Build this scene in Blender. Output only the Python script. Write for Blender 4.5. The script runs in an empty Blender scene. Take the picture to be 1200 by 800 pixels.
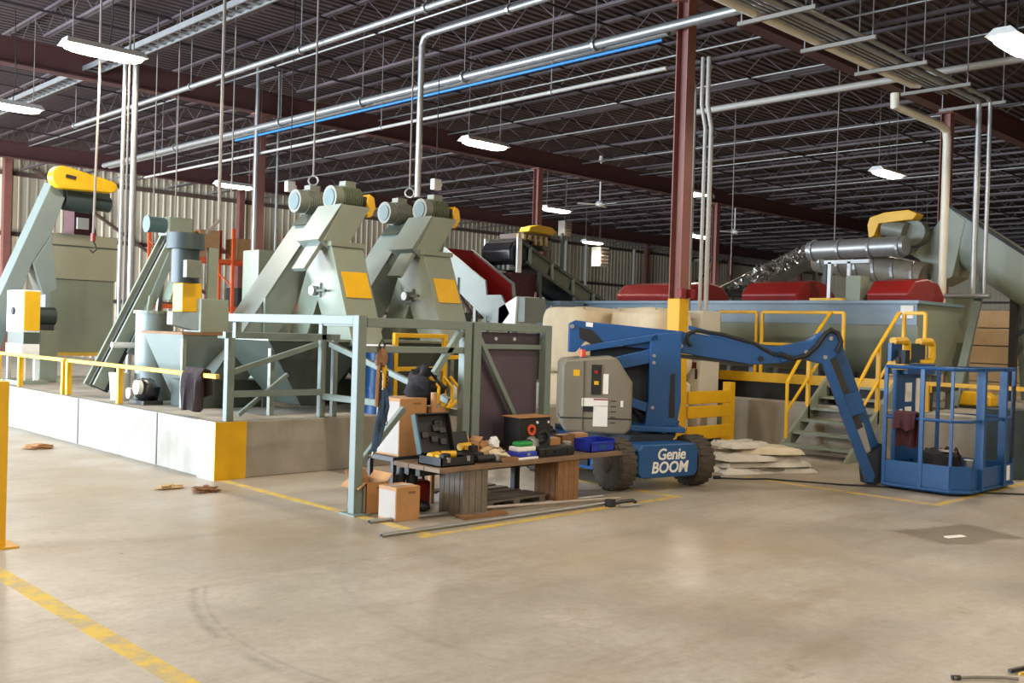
import bpy, math, random
from mathutils import Vector, Matrix
rnd = random.Random(7)
S = bpy.context.scene
COL = S.collection
V = Vector
PI = math.pi

# ------------------------------------------------------------------ camera
FPX = 1161.0
right = V((0.71531, -0.69816, 0.03012)); up = V((-0.01502, 0.02773, 0.99950)); fwd = V((0.69864, 0.71541, -0.00935))
cd = bpy.data.cameras.new('camera'); cam = bpy.data.objects.new('camera', cd); COL.objects.link(cam)
cd.sensor_width = 36.0; cd.lens = 36.0 * FPX / 1200.0; cd.clip_end = 300
cam.matrix_world = Matrix(((right.x, up.x, -fwd.x, 0), (right.y, up.y, -fwd.y, 0), (right.z, up.z, -fwd.z, 1.65), (0, 0, 0, 1)))
S.camera = cam

# ------------------------------------------------------------------ world, daylight, exposure
w = bpy.data.worlds.new('world'); S.world = w; w.use_nodes = True
bg = w.node_tree.nodes['Background']; bg.inputs[0].default_value = (0.62, 0.78, 1.0, 1); bg.inputs[1].default_value = 1.0
def area(name, loc, rot, sx, sy, power, col, parent=None):
    l = bpy.data.lights.new(name, 'AREA'); l.shape = 'RECTANGLE'; l.size = sx; l.size_y = sy; l.energy = power; l.color = col
    o = bpy.data.objects.new(name, l); COL.objects.link(o); o.location = loc; o.rotation_euler = rot
    return o
# the open loading door in the left wall (X = -7): daylight
area('door_daylight', (-7.3, 16.5, 2.6), (0, -PI/2, 0), 4.8, 13.0, 5000, (0.66, 0.82, 1.0))
area('rear_door_daylight', (-7.3, 31.0, 2.6), (0, -PI/2, 0), 4.8, 6.0, 6000, (0.85, 0.92, 1.0))  # unseen light added at an invented second doorway to brighten the back wall
LAMP_W = 400.0; LAMP_COL = (1.0, 0.87, 0.71)
S.view_settings.view_transform = 'Standard'; S.view_settings.look = 'None'; S.view_settings.gamma = 1.0
S.view_settings.use_curve_mapping = False
S.view_settings.exposure = 0.42

# ------------------------------------------------------------------ materials
def lin(c):
    return tuple((x/255/12.92 if x/255 <= 0.04045 else ((x/255+0.055)/1.055)**2.4) for x in c)
MATS = {}
def mat(name, rgb, rough=0.5, metal=0.0, var=0.12, scale=3.0, bump=0.0, bscale=40.0, emit=None, spec=0.5):
    m = bpy.data.materials.new(name); m.use_nodes = True; nt = m.node_tree; n = nt.nodes; b = n['Principled BSDF']
    c = lin(rgb)
    b.inputs['Roughness'].default_value = rough; b.inputs['Metallic'].default_value = metal
    b.inputs['Specular IOR Level'].default_value = spec
    tc = n.new('ShaderNodeTexCoord')
    if var > 0:
        nz = n.new('ShaderNodeTexNoise'); nz.inputs['Scale'].default_value = scale; nz.inputs['Detail'].default_value = 6; nz.inputs['Roughness'].default_value = 0.65
        nt.links.new(tc.outputs['Object'], nz.inputs['Vector'])
        r = n.new('ShaderNodeValToRGB'); r.color_ramp.elements[0].position = 0.3; r.color_ramp.elements[1].position = 0.72
        r.color_ramp.elements[0].color = tuple(x*(1-var) for x in c)+(1,); r.color_ramp.elements[1].color = tuple(min(1, x*(1+var)) for x in c)+(1,)
        nt.links.new(nz.outputs['Fac'], r.inputs['Fac']); nt.links.new(r.outputs['Color'], b.inputs['Base Color'])
    else:
        b.inputs['Base Color'].default_value = c+(1,)
    if bump > 0:
        nb = n.new('ShaderNodeTexNoise'); nb.inputs['Scale'].default_value = bscale; nb.inputs['Detail'].default_value = 4
        nt.links.new(tc.outputs['Object'], nb.inputs['Vector'])
        bp = n.new('ShaderNodeBump'); bp.inputs['Strength'].default_value = bump; bp.inputs['Distance'].default_value = 0.02
        nt.links.new(nb.outputs['Fac'], bp.inputs['Height']); nt.links.new(bp.outputs['Normal'], b.inputs['Normal'])
    if emit:
        b.inputs['Emission Color'].default_value = tuple(emit[0])+(1,); b.inputs['Emission Strength'].default_value = emit[1]
    MATS[name] = m
    return m
mat('machine', (130, 137, 120), 0.42, 0, 0.07, 2.5)
mat('trough_blue', (112, 132, 146), 0.4, 0, 0.07, 2.5)
mat('machine_blue', (122, 131, 124), 0.4, 0, 0.07, 2.5)
mat('machine_tan', (158, 156, 134), 0.42, 0, 0.06, 2.5)
mat('machine_dark', (68, 76, 67), 0.5, 0, 0.1, 2.5)
mat('frame', (112, 124, 116), 0.5, 0, 0.08, 4)
mat('yellow', (222, 170, 12), 0.45, 0, 0.08, 4)
mat('yellow_worn', (215, 172, 60), 0.6, 0, 0.2, 6)
mat('lift_blue', (16, 74, 128), 0.4, 0, 0.1, 4)
mat('lift_dark', (20, 30, 42), 0.6, 0, 0.1, 5)
mat('cover_grey', (122, 115, 100), 0.5, 0, 0.08, 3)
mat('brown_steel', (136, 86, 76), 0.55, 0, 0.12, 3)
mat('girder', (84, 50, 48), 0.6, 0, 0.1, 2)
mat('joist', (88, 76, 78), 0.5, 0, 0.1, 2)
mat('bridging', (54, 44, 46), 0.6, 0, 0.1, 2)
mat('deck', (78, 64, 64), 0.6, 0.0, 0.12, 0.6)
mat('siding', (214, 200, 172), 0.5, 0, 0.08, 0.5)
mat('girt', (96, 76, 66), 0.6, 0, 0.1, 2)
mat('galv', (158, 158, 156), 0.38, 0.6, 0.1, 6)
mat('pipe_white', (168, 162, 152), 0.45, 0, 0.05, 4)
mat('pipe_cream', (220, 212, 192), 0.4, 0, 0.05, 4)
mat('strut', (128, 122, 112), 0.5, 0.2, 0.08, 5)
mat('pipe_blue', (30, 120, 190), 0.4, 0, 0.05, 4)
mat('rope', (128, 118, 108), 0.7, 0, 0.1, 10)
mat('cable', (28, 26, 26), 0.6, 0, 0.1, 10)
mat('rubber', (70, 62, 52), 0.85, 0, 0.2, 12, 0.3, 60)
mat('black', (24, 23, 24), 0.6, 0, 0.15, 8)
mat('black_gloss', (22, 22, 26), 0.3, 0, 0.1, 8)
mat('dark_metal', (58, 58, 56), 0.5, 0.4, 0.15, 6)
mat('motor_green', (48, 60, 58), 0.45, 0, 0.1, 6)
mat('motor_grey', (112, 116, 104), 0.45, 0, 0.12, 6)
mat('motor_teal', (70, 96, 98), 0.45, 0, 0.12, 6)
mat('red', (132, 28, 26), 0.45, 0, 0.15, 3)
mat('orange', (214, 88, 44), 0.5, 0, 0.1, 4)
mat('card', (176, 130, 84), 0.8, 0, 0.12, 5)
mat('card_light', (172, 161, 150), 0.8, 0, 0.06, 5)
mat('wood', (134, 96, 62), 0.75, 0, 0.25, 6, 0.2, 20)
mat('wood_grey', (112, 102, 90), 0.8, 0, 0.25, 6, 0.2, 20)
mat('tabletop', (120, 96, 72), 0.6, 0, 0.25, 4)
mat('white', (228, 226, 220), 0.5, 0, 0.05, 4)
mat('cream', (222, 208, 178), 0.8, 0, 0.1, 3, 0.25, 9)
mat('tarp', (206, 198, 184), 0.7, 0, 0.14, 7, 0.2, 9)
mat('cabinet', (204, 200, 186), 0.45, 0, 0.05, 2)
mat('maroon', (70, 30, 34), 0.8, 0, 0.3, 9)
mat('brown_cloth', (46, 32, 30), 0.85, 0, 0.25, 9, 0.3, 30)
mat('black_cloth', (28, 24, 26), 0.85, 0, 0.25, 12, 0.3, 30)
mat('leather', (190, 160, 112), 0.8, 0, 0.2, 10)
mat('green', (20, 140, 60), 0.4, 0, 0.05, 4)
mat('bin_blue', (30, 50, 170), 0.4, 0, 0.06, 4)
mat('strap_blue', (50, 78, 110), 0.7, 0, 0.15, 10)
mat('plate', (92, 80, 90), 0.35, 0.3, 0.12, 3)
mat('tan_board', (168, 142, 104), 0.7, 0, 0.12, 2)
mat('paper', (232, 228, 220), 0.7, 0, 0.03, 5)
mat('scrap', (170, 165, 158), 0.3, 0.8, 0.5, 8)
mat('beacon', (220, 80, 30), 0.3, 0, 0.05, 4)
mat('olive', (86, 94, 74), 0.5, 0, 0.1, 3)
mat('teal_dark', (44, 62, 68), 0.5, 0, 0.12, 3)
mat('lamp_lens', (255, 246, 226), 0.4, 0, 0, emit=((1.0, 0.93, 0.78), 14.0))

def floor_material():
    m = bpy.data.materials.new('concrete_floor'); m.use_nodes = True; nt = m.node_tree; N = nt.nodes; L = nt.links; b = N['Principled BSDF']
    tc = N.new('ShaderNodeTexCoord'); P = tc.outputs['Object']
    def noise(s, d=6, ro=0.6, vec=P):
        n = N.new('ShaderNodeTexNoise'); n.inputs['Scale'].default_value = s; n.inputs['Detail'].default_value = d; n.inputs['Roughness'].default_value = ro
        L.new(vec, n.inputs['Vector']); return n.outputs['Fac']
    def ramp(f, p0, p1, c0=(0, 0, 0), c1=(1, 1, 1)):
        r = N.new('ShaderNodeValToRGB'); r.color_ramp.elements[0].position = p0; r.color_ramp.elements[1].position = p1
        r.color_ramp.elements[0].color = tuple(c0)+(1,); r.color_ramp.elements[1].color = tuple(c1)+(1,); L.new(f, r.inputs['Fac']); return r.outputs['Color']
    def math_(op, a, bb=None, clamp=False):
        x = N.new('ShaderNodeMath'); x.operation = op; x.use_clamp = clamp
        for i, q in enumerate((a, bb)):
            if q is None: continue
            if isinstance(q, (int, float)): x.inputs[i].default_value = q
            else: L.new(q, x.inputs[i])
        return x.outputs[0]
    def mix(f, a, bb, mode='MIX'):
        x = N.new('ShaderNodeMix'); x.data_type = 'RGBA'; x.blend_type = mode
        if isinstance(f, (int, float)): x.inputs[0].default_value = f
        else: L.new(f, x.inputs[0])
        for s, q in ((x.inputs[6], a), (x.inputs[7], bb)):
            if isinstance(q, tuple): s.default_value = q+(1,)
            else: L.new(q, s)
        return x.outputs[2]
    base = ramp(noise(0.55, 8, 0.62), 0.3, 0.72, lin((146, 136, 120)), lin((192, 184, 170)))
    streak = N.new('ShaderNodeMapping'); streak.inputs['Rotation'].default_value = (0, 0, 0.75); streak.inputs['Scale'].default_value = (0.5, 3.2, 1); L.new(P, streak.inputs['Vector'])
    st = ramp(noise(1.1, 6, 0.7, streak.outputs[0]), 0.5, 0.78)
    c = mix(math_('MULTIPLY', st, 0.6), base, lin((134, 114, 88)))
    spots = ramp(noise(2.6, 5, 0.75), 0.64, 0.74)
    c = mix(math_('MULTIPLY', spots, 0.6), c, lin((112, 98, 80)))
    pale = ramp(noise(1.7, 5, 0.7), 0.62, 0.8)
    c = mix(math_('MULTIPLY', pale, 0.6), c, lin((206, 198, 184)))
    fine = ramp(noise(14.0, 8, 0.75), 0.42, 0.62)
    c = mix(math_('MULTIPLY', fine, 0.3), c, lin((126, 112, 92)))
    blot = ramp(noise(0.33, 4, 0.55), 0.46, 0.66)
    c = mix(math_('MULTIPLY', blot, 0.6), c, lin((150, 132, 104)))
    vor = N.new('ShaderNodeTexVoronoi'); vor.inputs['Scale'].default_value = 0.9; L.new(P, vor.inputs['Vector'])
    dots = math_('MULTIPLY', math_('LESS_THAN', vor.outputs['Distance'], 0.022), 0.7)
    c = mix(dots, c, lin((58, 50, 42)))
    # curved tyre scuffs
    sep = N.new('ShaderNodeSeparateXYZ'); L.new(P, sep.inputs[0]); X, Y = sep.outputs[0], sep.outputs[1]
    for (cx, cy, r, wd, k) in ((5.28, 4.35, 2.75, 0.05, 0.5), (5.28, 4.35, 2.68, 0.025, 0.4), (5.9, 4.1, 2.5, 0.04, 0.2)):
        dx = math_('SUBTRACT', X, cx); dy = math_('SUBTRACT', Y, cy)
        d = math_('SQRT', math_('ADD', math_('MULTIPLY', dx, dx), math_('MULTIPLY', dy, dy)))
        ring = math_('SUBTRACT', 1.0, math_('DIVIDE', math_('ABSOLUTE', math_('SUBTRACT', d, r)), wd), True)
        side = math_('MULTIPLY', math_('MULTIPLY', math_('LESS_THAN', X, cx-0.75), math_('LESS_THAN', Y, 5.75)), math_('MULTIPLY', ring, k))
        side = math_('MULTIPLY', side, ramp(noise(5.0), 0.35, 0.6))
        c = mix(side, c, lin((92, 82, 70)))
    # dark damp stain with frayed edges
    wob = math_('MULTIPLY', math_('SUBTRACT', noise(3.0, 5), 0.5), 0.35)
    rx = math_('ADD', math_('MULTIPLY', X, 0.93), math_('MULTIPLY', Y, -0.36)); ry = math_('ADD', math_('MULTIPLY', X, 0.36), math_('MULTIPLY', Y, 0.93))
    ex = math_('SUBTRACT', 0.52, math_('ABSOLUTE', math_('SUBTRACT', math_('ADD', rx, wob), 7.02))); ey = math_('SUBTRACT', 0.36, math_('ABSOLUTE', math_('SUBTRACT', math_('ADD', ry, wob), 6.40)))
    stn = math_('MULTIPLY', math_('MULTIPLY', ex, 12.0, True), math_('MULTIPLY', ey, 12.0, True))
    c = mix(math_('MULTIPLY', stn, 0.75), c, lin((108, 94, 74)))
    L.new(c, b.inputs['Base Color'])
    rg = ramp(noise(1.3, 5), 0.3, 0.75, (0.3,)*3, (0.55,)*3); L.new(rg, b.inputs['Roughness'])
    bp = N.new('ShaderNodeBump'); bp.inputs['Strength'].default_value = 0.15; bp.inputs['Distance'].default_value = 0.01
    L.new(noise(9.0, 8), bp.inputs['Height']); L.new(bp.outputs['Normal'], b.inputs['Normal'])
    MATS['floor'] = m
floor_material()
def concrete_material(name, c0, c1, stain):
    m = bpy.data.materials.new(name); m.use_nodes = True; nt = m.node_tree; N = nt.nodes; L = nt.links; b = N['Principled BSDF']
    tc = N.new('ShaderNodeTexCoord')
    n1 = N.new('ShaderNodeTexNoise'); n1.inputs['Scale'].default_value = 1.8; n1.inputs['Detail'].default_value = 8; L.new(tc.outputs['Object'], n1.inputs['Vector'])
    r = N.new('ShaderNodeValToRGB'); r.color_ramp.elements[0].position = 0.32; r.color_ramp.elements[1].position = 0.7
    r.color_ramp.elements[0].color = lin(c0)+(1,); r.color_ramp.elements[1].color = lin(c1)+(1,); L.new(n1.outputs['Fac'], r.inputs['Fac'])
    mp = N.new('ShaderNodeMapping'); mp.inputs['Scale'].default_value = (3, 3, 0.35); L.new(tc.outputs['Object'], mp.inputs['Vector'])
    n2 = N.new('ShaderNodeTexNoise'); n2.inputs['Scale'].default_value = 1.6; n2.inputs['Detail'].default_value = 5; L.new(mp.outputs[0], n2.inputs['Vector'])
    r2 = N.new('ShaderNodeValToRGB'); r2.color_ramp.elements[0].position = 0.55; r2.color_ramp.elements[1].position = 0.8; r2.color_ramp.elements[1].color = (0.35,)*3+(1,); L.new(n2.outputs['Fac'], r2.inputs['Fac'])
    mx = N.new('ShaderNodeMix'); mx.data_type = 'RGBA'; L.new(r2.outputs['Color'], mx.inputs[0]); L.new(r.outputs['Color'], mx.inputs[6]); mx.inputs[7].default_value = lin(stain)+(1,)
    L.new(mx.outputs[2], b.inputs['Base Color']); b.inputs['Roughness'].default_value = 0.8
    bp = N.new('ShaderNodeBump'); bp.inputs['Strength'].default_value = 0.2; bp.inputs['Distance'].default_value = 0.01
    n3 = N.new('ShaderNodeTexNoise'); n3.inputs['Scale'].default_value = 25; L.new(tc.outputs['Object'], n3.inputs['Vector']); L.new(n3.outputs['Fac'], bp.inputs['Height']); L.new(bp.outputs['Normal'], b.inputs['Normal'])
    MATS[name] = m
concrete_material('concrete', (142, 135, 121), (170, 163, 150), (108, 97, 80))
def paint_material():
    m = bpy.data.materials.new('floor_paint'); m.use_nodes = True; nt = m.node_tree; N = nt.nodes; L = nt.links; b = N['Principled BSDF']
    tc = N.new('ShaderNodeTexCoord'); n1 = N.new('ShaderNodeTexNoise'); n1.inputs['Scale'].default_value = 6; n1.inputs['Detail'].default_value = 8; n1.inputs['Roughness'].default_value = 0.7
    L.new(tc.outputs['Object'], n1.inputs['Vector'])
    r = N.new('ShaderNodeValToRGB'); r.color_ramp.elements[0].position = 0.42; r.color_ramp.elements[1].position = 0.56
    r.color_ramp.elements[0].color = lin((176, 158, 118))+(1,); r.color_ramp.elements[1].color = lin((212, 178, 62))+(1,)
    L.new(n1.outputs['Fac'], r.inputs['Fac']); L.new(r.outputs['Color'], b.inputs['Base Color']); b.inputs['Roughness'].default_value = 0.6
    MATS['floor_paint'] = m
paint_material()

# ------------------------------------------------------------------ mesh helpers
class MB:
    def __init__(s): s.v = []; s.f = []
    def add(s, vs, fs):
        o = len(s.v); s.v += [V(p) for p in vs]; s.f += [tuple(i+o for i in f) for f in fs]; return s
    def box(s, x0, x1, y0, y1, z0, z1):
        return s.add([(x0,y0,z0),(x1,y0,z0),(x1,y1,z0),(x0,y1,z0),(x0,y0,z1),(x1,y0,z1),(x1,y1,z1),(x0,y1,z1)],
                     [(3,2,1,0),(4,5,6,7),(0,1,5,4),(1,2,6,5),(2,3,7,6),(3,0,4,7)])
    def hexa(s, a, b):
        """two loops of equal length, capped"""
        n = len(a)
        return s.add(list(a)+list(b), [tuple(range(n-1,-1,-1)), tuple(range(n, 2*n))]+[(i,(i+1)%n,n+(i+1)%n,n+i) for i in range(n)])
    def prism(s, poly, fn, d0, d1):
        return s.hexa([fn(a, b, d0) for a, b in poly], [fn(a, b, d1) for a, b in poly])
    def beam(s, p, q, wd, h=None, upv=(0, 0, 1)):
        p, q = V(p), V(q); h = h or wd; d = (q-p).normalized(); u = V(upv)
        if abs(d.dot(u)) > 0.99: u = V((1, 0, 0))
        r = d.cross(u).normalized(); u = r.cross(d).normalized()
        c = [(-1,-1),(1,-1),(1,1),(-1,1)]
        return s.hexa([p+r*(a*wd/2)+u*(b*h/2) for a, b in c], [q+r*(a*wd/2)+u*(b*h/2) for a, b in c])
    def cyl(s, p, q, r, r2=None, n=14):
        p, q = V(p), V(q); r2 = r if r2 is None else r2; d = (q-p).normalized(); u = V((0,0,1)) if abs(d.z) < 0.95 else V((1,0,0))
        a = d.cross(u).normalized(); b = a.cross(d).normalized()
        cs = [(math.cos(2*PI*i/n), math.sin(2*PI*i/n)) for i in range(n)]
        return s.hexa([p+(a*x+b*y)*r for x, y in cs], [q+(a*x+b*y)*r2 for x, y in cs])
    def tube(s, pts, r, n=8):
        pts = [V(p) for p in pts]; loops = []; prev = None
        for i, p in enumerate(pts):
            d = ((pts[min(i+1, len(pts)-1)]-p).normalized() + (p-pts[max(i-1, 0)]).normalized()).normalized()
            if prev is None:
                u = V((0,0,1)) if abs(d.z) < 0.9 else V((1,0,0)); a = d.cross(u).normalized()
            else: a = (prev - d*prev.dot(d)).normalized()
            prev = a; b = d.cross(a)
            loops.append([p+(a*math.cos(2*PI*k/n)+b*math.sin(2*PI*k/n))*r for k in range(n)])
        return s.loft(loops)
    def loft(s, loops, caps=True):
        n = len(loops[0]); vs = [p for l in loops for p in l]; fs = []
        for i in range(len(loops)-1):
            for k in range(n): fs.append((i*n+k, i*n+(k+1)%n, (i+1)*n+(k+1)%n, (i+1)*n+k))
        if caps: fs += [tuple(range(n-1,-1,-1)), tuple(range((len(loops)-1)*n, len(loops)*n))]
        return s.add(vs, fs)
    def blob(s, c, r, seed=0, amp=0.15, nu=16, nv=10, e=1.0, flat=None):
        rr = random.Random(seed); ph = [(rr.uniform(0,6.28), rr.randint(1,4), rr.randint(1,4), rr.uniform(0.4,1)) for _ in range(7)]
        loops = []
        sp = lambda x: math.copysign(abs(x)**e, x)
        for j in range(1, nv):
            t = PI*j/nv - PI/2; l = []
            for i in range(nu):
                p = 2*PI*i/nu
                k = 1+amp*sum(wt*math.sin(a*p+b*2*t+f) for f, a, b, wt in ph)/2.5
                z = sp(math.sin(t))*r[2]*k
                if flat is not None: z = max(z, -flat)
                l.append(V((c[0]+sp(math.cos(t))*sp(math.cos(p))*r[0]*k, c[1]+sp(math.cos(t))*sp(math.sin(p))*r[1]*k, c[2]+z)))
            loops.append(l)
        return s.loft(loops)
    def build(s, name, m, parent=None, smooth=False, bevel=0.0, kind=None, label=None, local=False):
        me = bpy.data.meshes.new(name)
        vs = s.v
        if parent is not None and not local:
            inv = parent['_inv'] if False else INV.get(parent.name)
            if inv is not None: vs = [inv @ p for p in vs]
        me.from_pydata([tuple(p) for p in vs], [], s.f); me.validate(); 
        import bmesh
        bm = bmesh.new(); bm.from_mesh(me); bmesh.ops.recalc_face_normals(bm, faces=bm.faces); bm.to_mesh(me); bm.free()
        if smooth:
            me.polygons.foreach_set('use_smooth', [True]*len(me.polygons))
        me.materials.append(MATS[m] if isinstance(m, str) else m)
        o = bpy.data.objects.new(name, me); COL.objects.link(o)
        if parent is not None: o.parent = parent; INV[o.name] = INV.get(parent.name)
        if smooth: 
            try: me.set_sharp_from_angle(angle=math.radians(38))
            except Exception: pass
        if bevel > 0:
            bv = o.modifiers.new('bevel', 'BEVEL'); bv.width = bevel; bv.segments = 2; bv.limit_method = 'ANGLE'; bv.angle_limit = math.radians(40)
        if kind: o['kind'] = kind
        if label: o['label'] = label
        return o
INV = {}
def thing(name, label, cat, loc=(0,0,0), group=None):
    o = bpy.data.objects.new(name, None); COL.objects.link(o); o.location = loc; o.empty_display_size = 0.2
    INV[o.name] = Matrix.Translation(-V(loc))
    o['label'] = label; o['category'] = cat
    if group: o['group'] = group
    return o
def tag(o, label, cat, group=None):
    o['label'] = label; o['category'] = cat
    if group: o['group'] = group
    return o
def copy_tree(o, loc=None, label=None, parent=None):
    c = o.copy(); COL.objects.link(c)
    if parent is not None: c.parent = parent
    if loc is not None: c.location = loc
    if label: c['label'] = label
    for ch in list(o.children): copy_tree(ch, parent=c)
    return c
def part(m, name, mt, parent, **k): return m.build(name, mt, parent, **k)
def text_mesh(txt, size, mapfn, name, mt, parent, shear=0.0, offset=0.0, space=1.0):
    cu = bpy.data.curves.new('txt', 'FONT'); cu.body = txt; cu.size = size; cu.align_x = 'CENTER'; cu.align_y = 'CENTER'; cu.shear = shear; cu.offset = offset; cu.space_character = space; cu.resolution_u = 3; cu.extrude = 0.002
    o = bpy.data.objects.new('txt', cu); COL.objects.link(o)
    dg = bpy.context.evaluated_depsgraph_get(); me = bpy.data.meshes.new_from_object(o.evaluated_get(dg))
    m = MB(); m.add([mapfn(v.co.x, v.co.y, v.co.z) for v in me.vertices], [tuple(p.vertices) for p in me.polygons])
    bpy.data.objects.remove(o)
    return m.build(name, mt, parent)

# ================================================================== THE SETTING
def struct(o): o['kind'] = 'structure'; return o
DECK = 7.45; GB = 6.45; YB = 38.0; XR = 70.0; XL = -7.0; YF = -9.0
COLX = [-6.6+9.1*k for k in range(0, 9)]   # ..., 2.5, 11.6, 20.7, 29.8 ...
GY = [-3.3, 8.5, 20.3, 32.1]
floor = struct(MB().add([(XL-0.2, YF-0.2, 0), (XR+0.2, YF-0.2, 0), (XR+0.2, YB+0.2, 0), (XL-0.2, YB+0.2, 0)], [(0,1,2,3)]).build('floor', 'floor'))
apron = struct(MB().box(-24, XL-0.21, -4, 44, -0.1, -0.01).build('floor_apron', 'concrete'))
def line(x0, x1, y0, y1):
    MB().box(x0, x1, y0, y1, 0.0, 0.0008).build('yellow_line', 'floor_paint', floor)
line(2.06, 2.18, -4, 7.4); line(5.08, 5.17, 6.15, 9.55); line(5.0, 8.45, 6.06, 6.15); line(8.36, 8.45, 6.15, 7.6)
line(10.27, 10.36, 4.26, 6.5); line(10.27, 13.7, 4.17, 4.26)

# ceiling: ribbed deck, open-web joists, girders, bridging
m = MB(); y = YF; prof = []
while y < YB:
    prof += [(y, DECK+.045), (y+.06, DECK+.045), (y+.085, DECK), (y+.175, DECK)]; y += 0.2
prof.append((YB, DECK+.045))
n = len(prof); vs = [(XL, a, b) for a, b in prof]+[(XR, a, b) for a, b in prof]
m.add(vs, [(i, i+1, n+i+1, n+i) for i in range(n-1)])
ceiling = struct(m.build('ceiling', 'deck'))
jl = 11.8
m = MB()
m.box(-.05, -.012, -jl/2, jl/2, .48, .53); m.box(.012, .05, -jl/2, jl/2, .48, .53)
m.box(-.05, -.012, -jl/2+.75, jl/2-.75, 0, .05); m.box(.012, .05, -jl/2+.75, jl/2-.75, 0, .05)
nz = 18; a = -jl/2+.75; st = (jl-1.5)/nz
for k in range(nz):
    z0, z1 = (.03, .5) if k % 2 == 0 else (.5, .03)
    m.beam((0, a+k*st, z0), (0, a+(k+1)*st, z1), .016)
m.beam((0, -jl/2+.1, .5), (0, a, .03), .016); m.beam((0, jl/2-.1, .5), (0, -a, .03), .016)
jm = m.build('joist', 'joist', ceiling)
first = True
for gi, gy in enumerate([-9.2, 2.6, 14.4, 26.2]):
    for k in range(0, 40):
        x = XL+0.9+1.82*k
        if x > XR-.5: continue
        if gi == 0 or (gi == 1 and x < -1) : continue
        if first: o = jm; first = False
        else: o = jm.copy(); COL.objects.link(o)
        o.location = (x, gy, 6.9)
# last short bay to the back wall
for k in range(0, 40):
    x = XL+.9+1.82*k
    if x > XR-.5: continue
    o = jm.copy(); COL.objects.link(o); o.location = (x, 35.05, 6.9); o.scale = (1, .49, 1)
for gy in GY:
    m = MB(); m.box(XL, XR, gy-.13, gy+.13, GB, GB+.03); m.box(XL, XR, gy-.13, gy+.13, GB+.47, GB+.5); m.box(XL, XR, gy-.012, gy+.012, GB+.03, GB+.47)
    m.build('girder', 'girder', ceiling)
for gy in (2.6, 14.4, 26.2):
    for dy in (-3.4, 0, 3.4):
        m = MB(); m.box(XL, XR, gy+dy-.02, gy+dy+.02, 6.86, 6.895); m.build('bridging', 'bridging', ceiling)
        m = MB(); m.box(XL, XR, gy+dy+.3, gy+dy+.33, 7.37, 7.4); m.build('bridging', 'bridging', ceiling)

# ribbed siding walls
def siding(axis, c, a0, a1, z0, z1, sgn):
    m = MB(); pr = []; a = a0
    while a < a1:
        pr += [(a, 0), (a+.19, 0), (a+.22, .024), (a+.27, .024)]; a += .3
    pr.append((a1, 0)); n = len(pr)
    P = (lambda a, d, z: (a, c+sgn*d, z)) if axis == 'x' else (lambda a, d, z: (c+sgn*d, a, z))
    m.add([P(a, d, z0) for a, d in pr]+[P(a, d, z1) for a, d in pr], [(i, i+1, n+i+1, n+i) for i in range(n-1)])
    return m
wb = struct(siding('x', YB, XL, XR, 0, DECK+.05, -1).build('wall_back', 'siding'))
for z in (2.3, 4.55, 6.7): MB().box(XL, XR, YB-.24, YB-.06, z, z+.14).build('girt', 'girt', wb)
for x in COLX: MB().box(x-.12, x+.12, YB-.5, YB-.25, 0, DECK).build('wall_column', 'brown_steel', wb)
for (x0, z0, x1, z1) in ((29.8, 7.0, 34.0, 2.4), (38.9, 7.0, 34.4, 2.4), (48, 2.4, 56.5, 7.0), (12.5, 7, 20, 2.4)):
    MB().beam((x0, YB-.3, z0), (x1, YB-.3, z1), .14, .1).build('brace', 'girt', wb)
for x in (40.5, 42.2, 46.5, 52.0, 60.0): MB().cyl((x, YB-.6, 0), (x, YB-.6, 6.8), .09, n=10).build('wall_pipe', 'pipe_white', wb)
wr = struct(siding('y', XR, YF, YB, 0, DECK+.05, -1).build('wall_right', 'siding'))
for z in (2.3, 4.55, 6.7): MB().box(XR-.24, XR-.06, YF, YB, z, z+.14).build('girt', 'girt', wr)
struct(siding('x', YF, XL, XR, 0, DECK+.05, 1).build('wall_front', 'siding'))
m = siding('y', XL, YF, 10.0, 0, DECK+.05, 1)
for q in (siding('y', XL, 23.0, 28.0, 0, DECK+.05, 1), siding('y', XL, 34.0, YB, 0, DECK+.05, 1), siding('y', XL, 10.0, 23.0, 5.0, DECK+.05, 1), siding('y', XL, 28.0, 34.0, 5.0, DECK+.05, 1)): m.add(q.v, q.f)
struct(m.build('wall_left', 'siding'))
for i, (a, b) in enumerate(((10, 23), (28, 34))):  # the rear opening is invented, added for the back wall's fill light
    m = MB(); m.box(XL-.1, XL+.1, a-.15, a, 0, 5.15); m.box(XL-.1, XL+.1, b, b+.15, 0, 5.15); m.box(XL-.1, XL+.1, a, b, 5, 5.15)
    struct(m.build('trim_%d' % (i+1), 'brown_steel'))
# partition of tan boards far right
tb = struct(MB().box(24.05, 24.15, 1.0, 11.2, 0, 2.5).build('wall_partition', 'girt'))
for k in range(6): MB().box(24.0, 24.06, 1.0, 11.2, .02+k*.415, .41+k*.415).build('board', 'tan_board', tb)

# ------------------------------------------------------------------ raised concrete plinths
pl = tag(MB().box(5.05, 10.6, 9.57, 31, 0, .61).build('concrete_plinth', 'concrete', bevel=.01), 'long raised concrete plinth under the grey-green machines', 'plinth')
part(MB().box(5.035, 5.40, 9.555, 9.58, 0, .612), 'yellow_corner', 'yellow', pl)
part(MB().box(5.035, 5.052, 9.58, 9.93, 0, .612), 'white_corner', 'white', pl)
for y in (10.95, 13.3, 16.2, 20): part(MB().box(5.044, 5.06, y, y+.025, .01, .605), 'joint', 'dark_metal', pl)
pr_ = tag(MB().box(13.75, 20.4, 2.0, 16.5, 0, .7).build('concrete_plinth', 'concrete', bevel=.01), 'tan concrete plinth under the long trough behind the stairs', 'plinth')

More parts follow.
